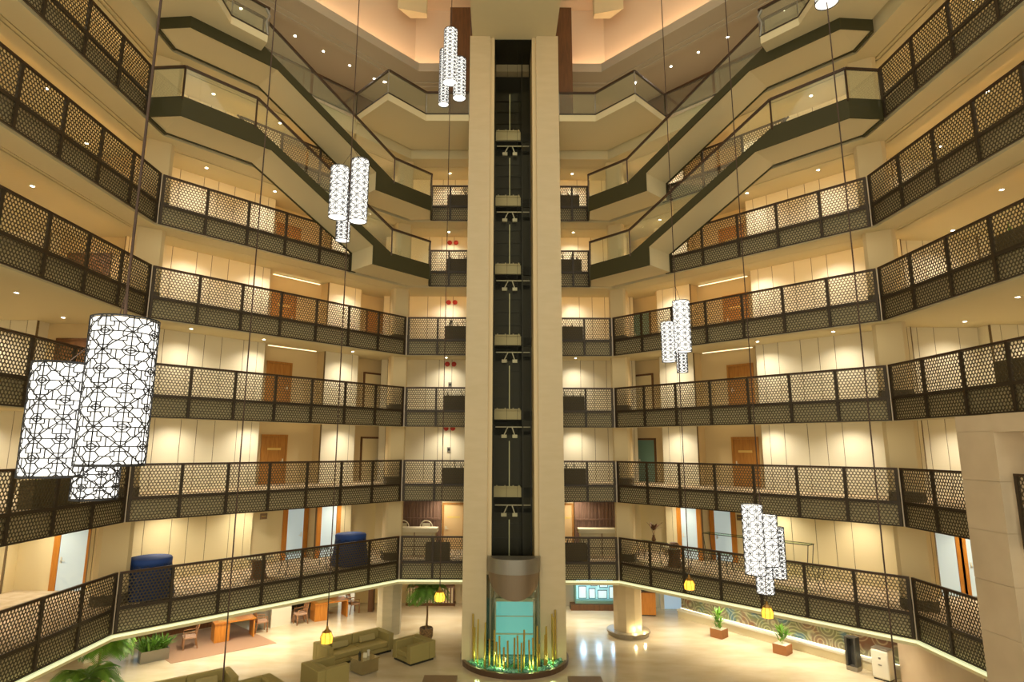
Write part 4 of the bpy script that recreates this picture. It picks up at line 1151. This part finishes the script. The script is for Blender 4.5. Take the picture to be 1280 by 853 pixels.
MB().box(-.2, .2, -.17, .17, 1.15, 1.2).build('bin_lid', mat('charcoal', (0, 0, 0)), r)
r = thing('white_cabinet', 'rounded white electric appliance next to the dark grey bin', 'appliance', (13.65, 23.85, 0), -.94)
MB().box(-.3, .3, -.22, .22, .03, 1.02).build('cabinet_body', WHITE, r, bevel=.06); MB().box(-.28, .28, -.2, .2, 1.02, 1.08).build('grille_top', GREYS, r, bevel=.02)
m = MB().box(-.04, .04, -.235, -.22, .72, .78); m.box(-.06, .06, -.235, -.22, .50, .54); m.build('control_buttons', GREYS, r); MB().box(-.26, .26, -.2, .2, 0, .03).build('plinth', BLACK, r)

# ------------------------------------------------------------------ first gallery furniture
z2 = FZ(2)
def cloth_table(x, y, label):
    r = thing('draped_table', label, 'table', (x, y, z2))
    m = MB(); n = 48; pr = [(0, 1.0), (.35, 1.0), (.8, .99), (1.24, 1.0)]
    prof = [(.80, .02), (.72, .4), (.66, .9), (.64, 1.22)]
    i0 = 0
    for k, (rr, zz) in enumerate(prof):
        for j in range(n):
            t = 2*PI*j/n; w = 1+(.05*(1-k/3.))*math.sin(t*14)
            m.v.append((rr*w*math.cos(t), rr*w*math.sin(t), zz))
    for k in range(3):
        for j in range(n): m.face((k*n+j, k*n+(j+1) % n, (k+1)*n+(j+1) % n, (k+1)*n+j))
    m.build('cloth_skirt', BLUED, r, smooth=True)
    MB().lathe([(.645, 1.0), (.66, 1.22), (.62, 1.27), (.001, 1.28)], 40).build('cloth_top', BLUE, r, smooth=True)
for s, nm in ((9.75, 'beside the left corner column'), (1.85, 'near the column left of the tower')):
    x, y = diag(s, 1.05, -1); cloth_table(x, y, 'high table draped in blue cloth, first gallery, %s' % nm)
def pedestal(x, y, label, mt=DKWOOD, h=.78):
    r = thing('pedestal_table', label, 'table', (x, y, z2))
    MB().lathe([(.34, 0), (.30, .06), (.24, .3), (.28, h-.06), (.30, h-.03)], 20).build('drum_base', mt, r); MB().lathe([(.001, h-.03), (.52, h-.03), (.52, h), (.001, h)], 28).build('glass_top', mat('table_glass', (.45, .42, .28), .1), r)
pedestal(*diag(5.86, 1.15, -1), 'round brown drum table with glass top on the left first gallery')
pedestal(*diag(2.06, 1.15, 1), 'round brown drum table with glass top on the right first gallery', h=.80)
def frame_table(s, sd, d, L, label, h=.85):
    x, y = diag(s, d, sd); a = DANG if sd > 0 else -DANG
    ang = math.atan2(-(UY), -(UX)) if sd < 0 else math.atan2(UY, -UX)
    r = thing('glass_table', label, 'table', (x, y, z2), ang)
    MB().box(-L/2, L/2, -.28, .28, h-.015, h).build('table_top', GLASSE, r)
    m = MB()
    for c in (-.27, .27): m.beam((-L/2, c, h-.02), (L/2, c, h-.02), .025, .025)
    for c in (-L/2, L/2): m.beam((c, -.27, h-.02), (c, .27, h-.02), .025, .025)
    m.build('table_frame', BLACK, r)
    for a in (-1, 1):
        for b in (-1, 1): MB().tube([(a*(L/2-.02), b*.26, h-.03), (a*(L/2-.12), b*.24, .4), (a*(L/2-.03), b*.26, 0)], .014, 6).build('leg', BLACK, r)
frame_table(0.80, 1, 1.4, 1.3, 'slim glass table with thin dark legs by the vase on the right first gallery')
frame_table(3.7, 1, 1.0, 2.0, 'long slim glass table behind the railing above the lobby lantern')
frame_table(4.9, 1, 2.7, 4.4, 'tall slim glass table against the wall of the right first gallery', 1.35)
frame_table(7.0, 1, 1.2, 2.0, 'slim glass console behind the railing left of the right corner column')
frame_table(4.0, -1, 1.1, 1.9, 'slim glass console between drum table and blue table, left first gallery')
r = thing('tall_vase', 'slender vase with brown orchid spray beside the right column on the first gallery', 'vase', (6.55, 28.3, z2+.855))
r.location = (*diag(.9, 1.4, 1), z2+.851)
MB().lathe([(.06, 0), (.10, .12), (.05, .26), (.06, .3)], 14).build('vase_body', DKWOOD, r)
m = MB()
for t in (0.3, 2.2, 4.4): m.tube([(0, 0, .28), (.12*math.cos(t), .1*math.sin(t), .6), (.45*math.cos(t), .1*math.sin(t), .85)], .008, 4)
leaf_blades(m, (0, 0, .5), 18, .3, .6, 1.2, .05, .6); m.build('orchid_spray', mat('brown_orchid', (.16, .07, .03), .7), r)['kind'] = 'stuff'
r = thing('round_box', 'small brown round casket on the drum table of the right first gallery', 'box', (*diag(2.06, 1.15, 1), z2+.80))
MB().lathe([(.20, 0), (.22, .06), (.20, .13)], 20).build('casket_body', TERRA, r); MB().lathe([(.22, .13), (.15, .19), (.001, .2)], 20).build('casket_lid', DKWOOD, r)
# counters, slatted wood and doors of the centre bay
for sd, x0, x1 in ((-1, -5.5, -3.35), (1, 3.30, 5.5)):
    nm = SIDE[sd]
    r = thing('buffet_counter', 'white topped buffet counter against slatted wood wall, %s of the tower' % nm, 'counter', ((x0+x1)/2, 29.75, z2)); L = x1-x0
    MB().box(-L/2, L/2, -.35, .35, 1.02, 1.20).build('counter_top', CLOTHW, r); MB().box(-L/2+.1, L/2-.1, -.25, .3, 0, 1.02).build('counter_body', CREAM, r)
    m = MB()
    for zz in (.35, .75): m.box(-L/2+.1, L/2-.1, -.28, -.251, zz, zz+.04)
    m.box(-.02, .02, -.28, -.251, 0, 1.0); m.build('front_trim', DKWOOD, r)
    r2 = struct(MB().box(min(x0, sd*5.9), max(x1, sd*5.9), 30.86, 30.98, z2, z2+2.85).build('wall_back', SLATW))
    m = MB(); xx = min(x0, sd*5.9)
    while xx < max(x1, sd*5.9): m.box(xx, xx+.07, 30.82, 30.86, z2, z2+2.85); xx += .17
    m.box(min(x0, sd*5.9), max(x1, sd*5.9), 30.80, 30.84, z2+1.45, z2+1.52)
    struct(m.build('trim_%d' % tn, SLATW)); tn += 1
room_door((-3.25, 30.98), (-2.15, 30.98), z2, -1, .95, 2.15, mat('peach_door', (.80, .55, .26), .5), WOOD, 'plate')
room_door((2.35, 30.98), (3.2, 30.98), z2, 1, .8, 2.15, mat('peach_door', (0, 0, 0)), WOOD, 'plate')
for j, x in enumerate((-5.15, -4.0)):
    r = thing('round_backed_chair', 'pale round-backed chair behind the left counter, %s' % ('at its far left end' if j == 0 else 'by its middle'), 'chair', (x, 30.35, z2))
    MB().box(-.22, .22, -.2, .2, .42, .48).build('seat', CLOTHW, r)
    for a in (-.19, .19):
        for b in (-.17, .17): MB().box(a-.02, a+.02, b-.02, b+.02, 0, .42).build('leg', CLOTHW, r)
    m = MB(); pts = [(.30*math.cos(t*PI/12), .2, 1.12+.30*math.sin(t*PI/12)) for t in range(25)]; m.tube(pts, .025, 6); m.beam((-.18, .2, .45), (-.18, .2, .9), .03, .03); m.beam((.18, .2, .45), (.18, .2, .9), .03, .03)
    m.box(-.2, .2, .19, .21, .95, 1.30); m.build('backrest', CLOTHW, r)
# bells, call panels and small signs on the walls
for k in range(3, 7):
    z = FZ(k)
    r = thing('alarm_bell', 'pair of small red alarm bells high on the %s gallery wall left of the tower' % LV[k], 'alarm', (-3.0, 30.99, z+2.62))
    for a in (-.16, .18):
        b = MB().lathe([(.13, 0), (.12, .05), (.06, .09), (.001, .10)], 16).build('bell_dome', REDM, r); b.location = (a, 0, 0); b.rotation_euler = (PI/2, 0, 0)
    r = thing('call_panel', 'small grey call panel on the %s gallery wall below the red bells' % LV[k], 'panel', (-3.0, 30.99, z+1.55))
    MB().box(-.09, .09, -.03, 0, -.12, .12).build('panel_box', GREYS, r); MB().box(-.05, .05, -.035, -.031, -.06, .06).build('panel_screen', BLACK, r)
for s, d, sd, w, nm in ((-.05, 3.97, -1, .42, 'left column'), (-.1, 3.97, 1, .42, 'right column'), (4.6, 3.27, -1, .30, 'left doors'), (3.9, 3.27, 1, .30, 'right doors')):
    a, b = diag(s, d, sd), diag(s+w, d, sd); ax, ay = diag(s, d-.03, sd); bx_, by_ = diag(s+w, d-.03, sd)
    r = thing('wall_plaque', 'small dark plaque high on the first gallery wall near the %s' % nm, 'plaque')
    MB().prism([a, b, (bx_, by_), (ax, ay)], z2+1.92, z2+2.16).build('plaque_face', mat('plaque_brown', (.16, .10, .05), .5), r)
    a2, b2 = diag(s+.05, d-.034, sd), diag(s+w-.05, d-.034, sd); c2, e2 = diag(s+.05, d-.031, sd), diag(s+w-.05, d-.031, sd)
    MB().prism([a2, b2, e2, c2], z2+2.03, z2+2.055).build('plaque_line', GOLD, r)

# ------------------------------------------------------------------ accent lights and added fill
def point(x, y, z, e, col, r=.1, name='lamp'):
    L = bpy.data.lights.new(name, 'POINT'); L.energy = e; L.color = col; L.shadow_soft_size = r
    o = bpy.data.objects.new(name, L); COL.objects.link(o); o.location = (x, y, z); return o
# uplights in the green bed, ring lights at column feet, lights inside the shaft
for t in (1.22, 1.40, 1.60, 1.78): point(0.18+1.85*math.cos(t*PI), 25.65+1.85*math.sin(t*PI), .42, 5, (.75, 1.0, .35), .08)
for sd in (1,):
    for t in (-.9, -.2): point(sd*5.42+.82*math.sin(t)*-sd, 29.1-.82*math.cos(t), .34, 5, (1, .86, .5), .05)
point(-13.2, 21.9, 0.4, 30, (.9, 1, .5), .1)
for xx in (3.9, 4.7, 5.5): point(xx, 33.0, 1.9, 16, (.45, .70, 1.0), .12, 'case_fill')  # added fill, throwing the lit case's blue onto the floor
for k in range(2, 9): point(.15, 26.0, FZ(k)+2.35, 1.2, (1, .95, .6), .1)
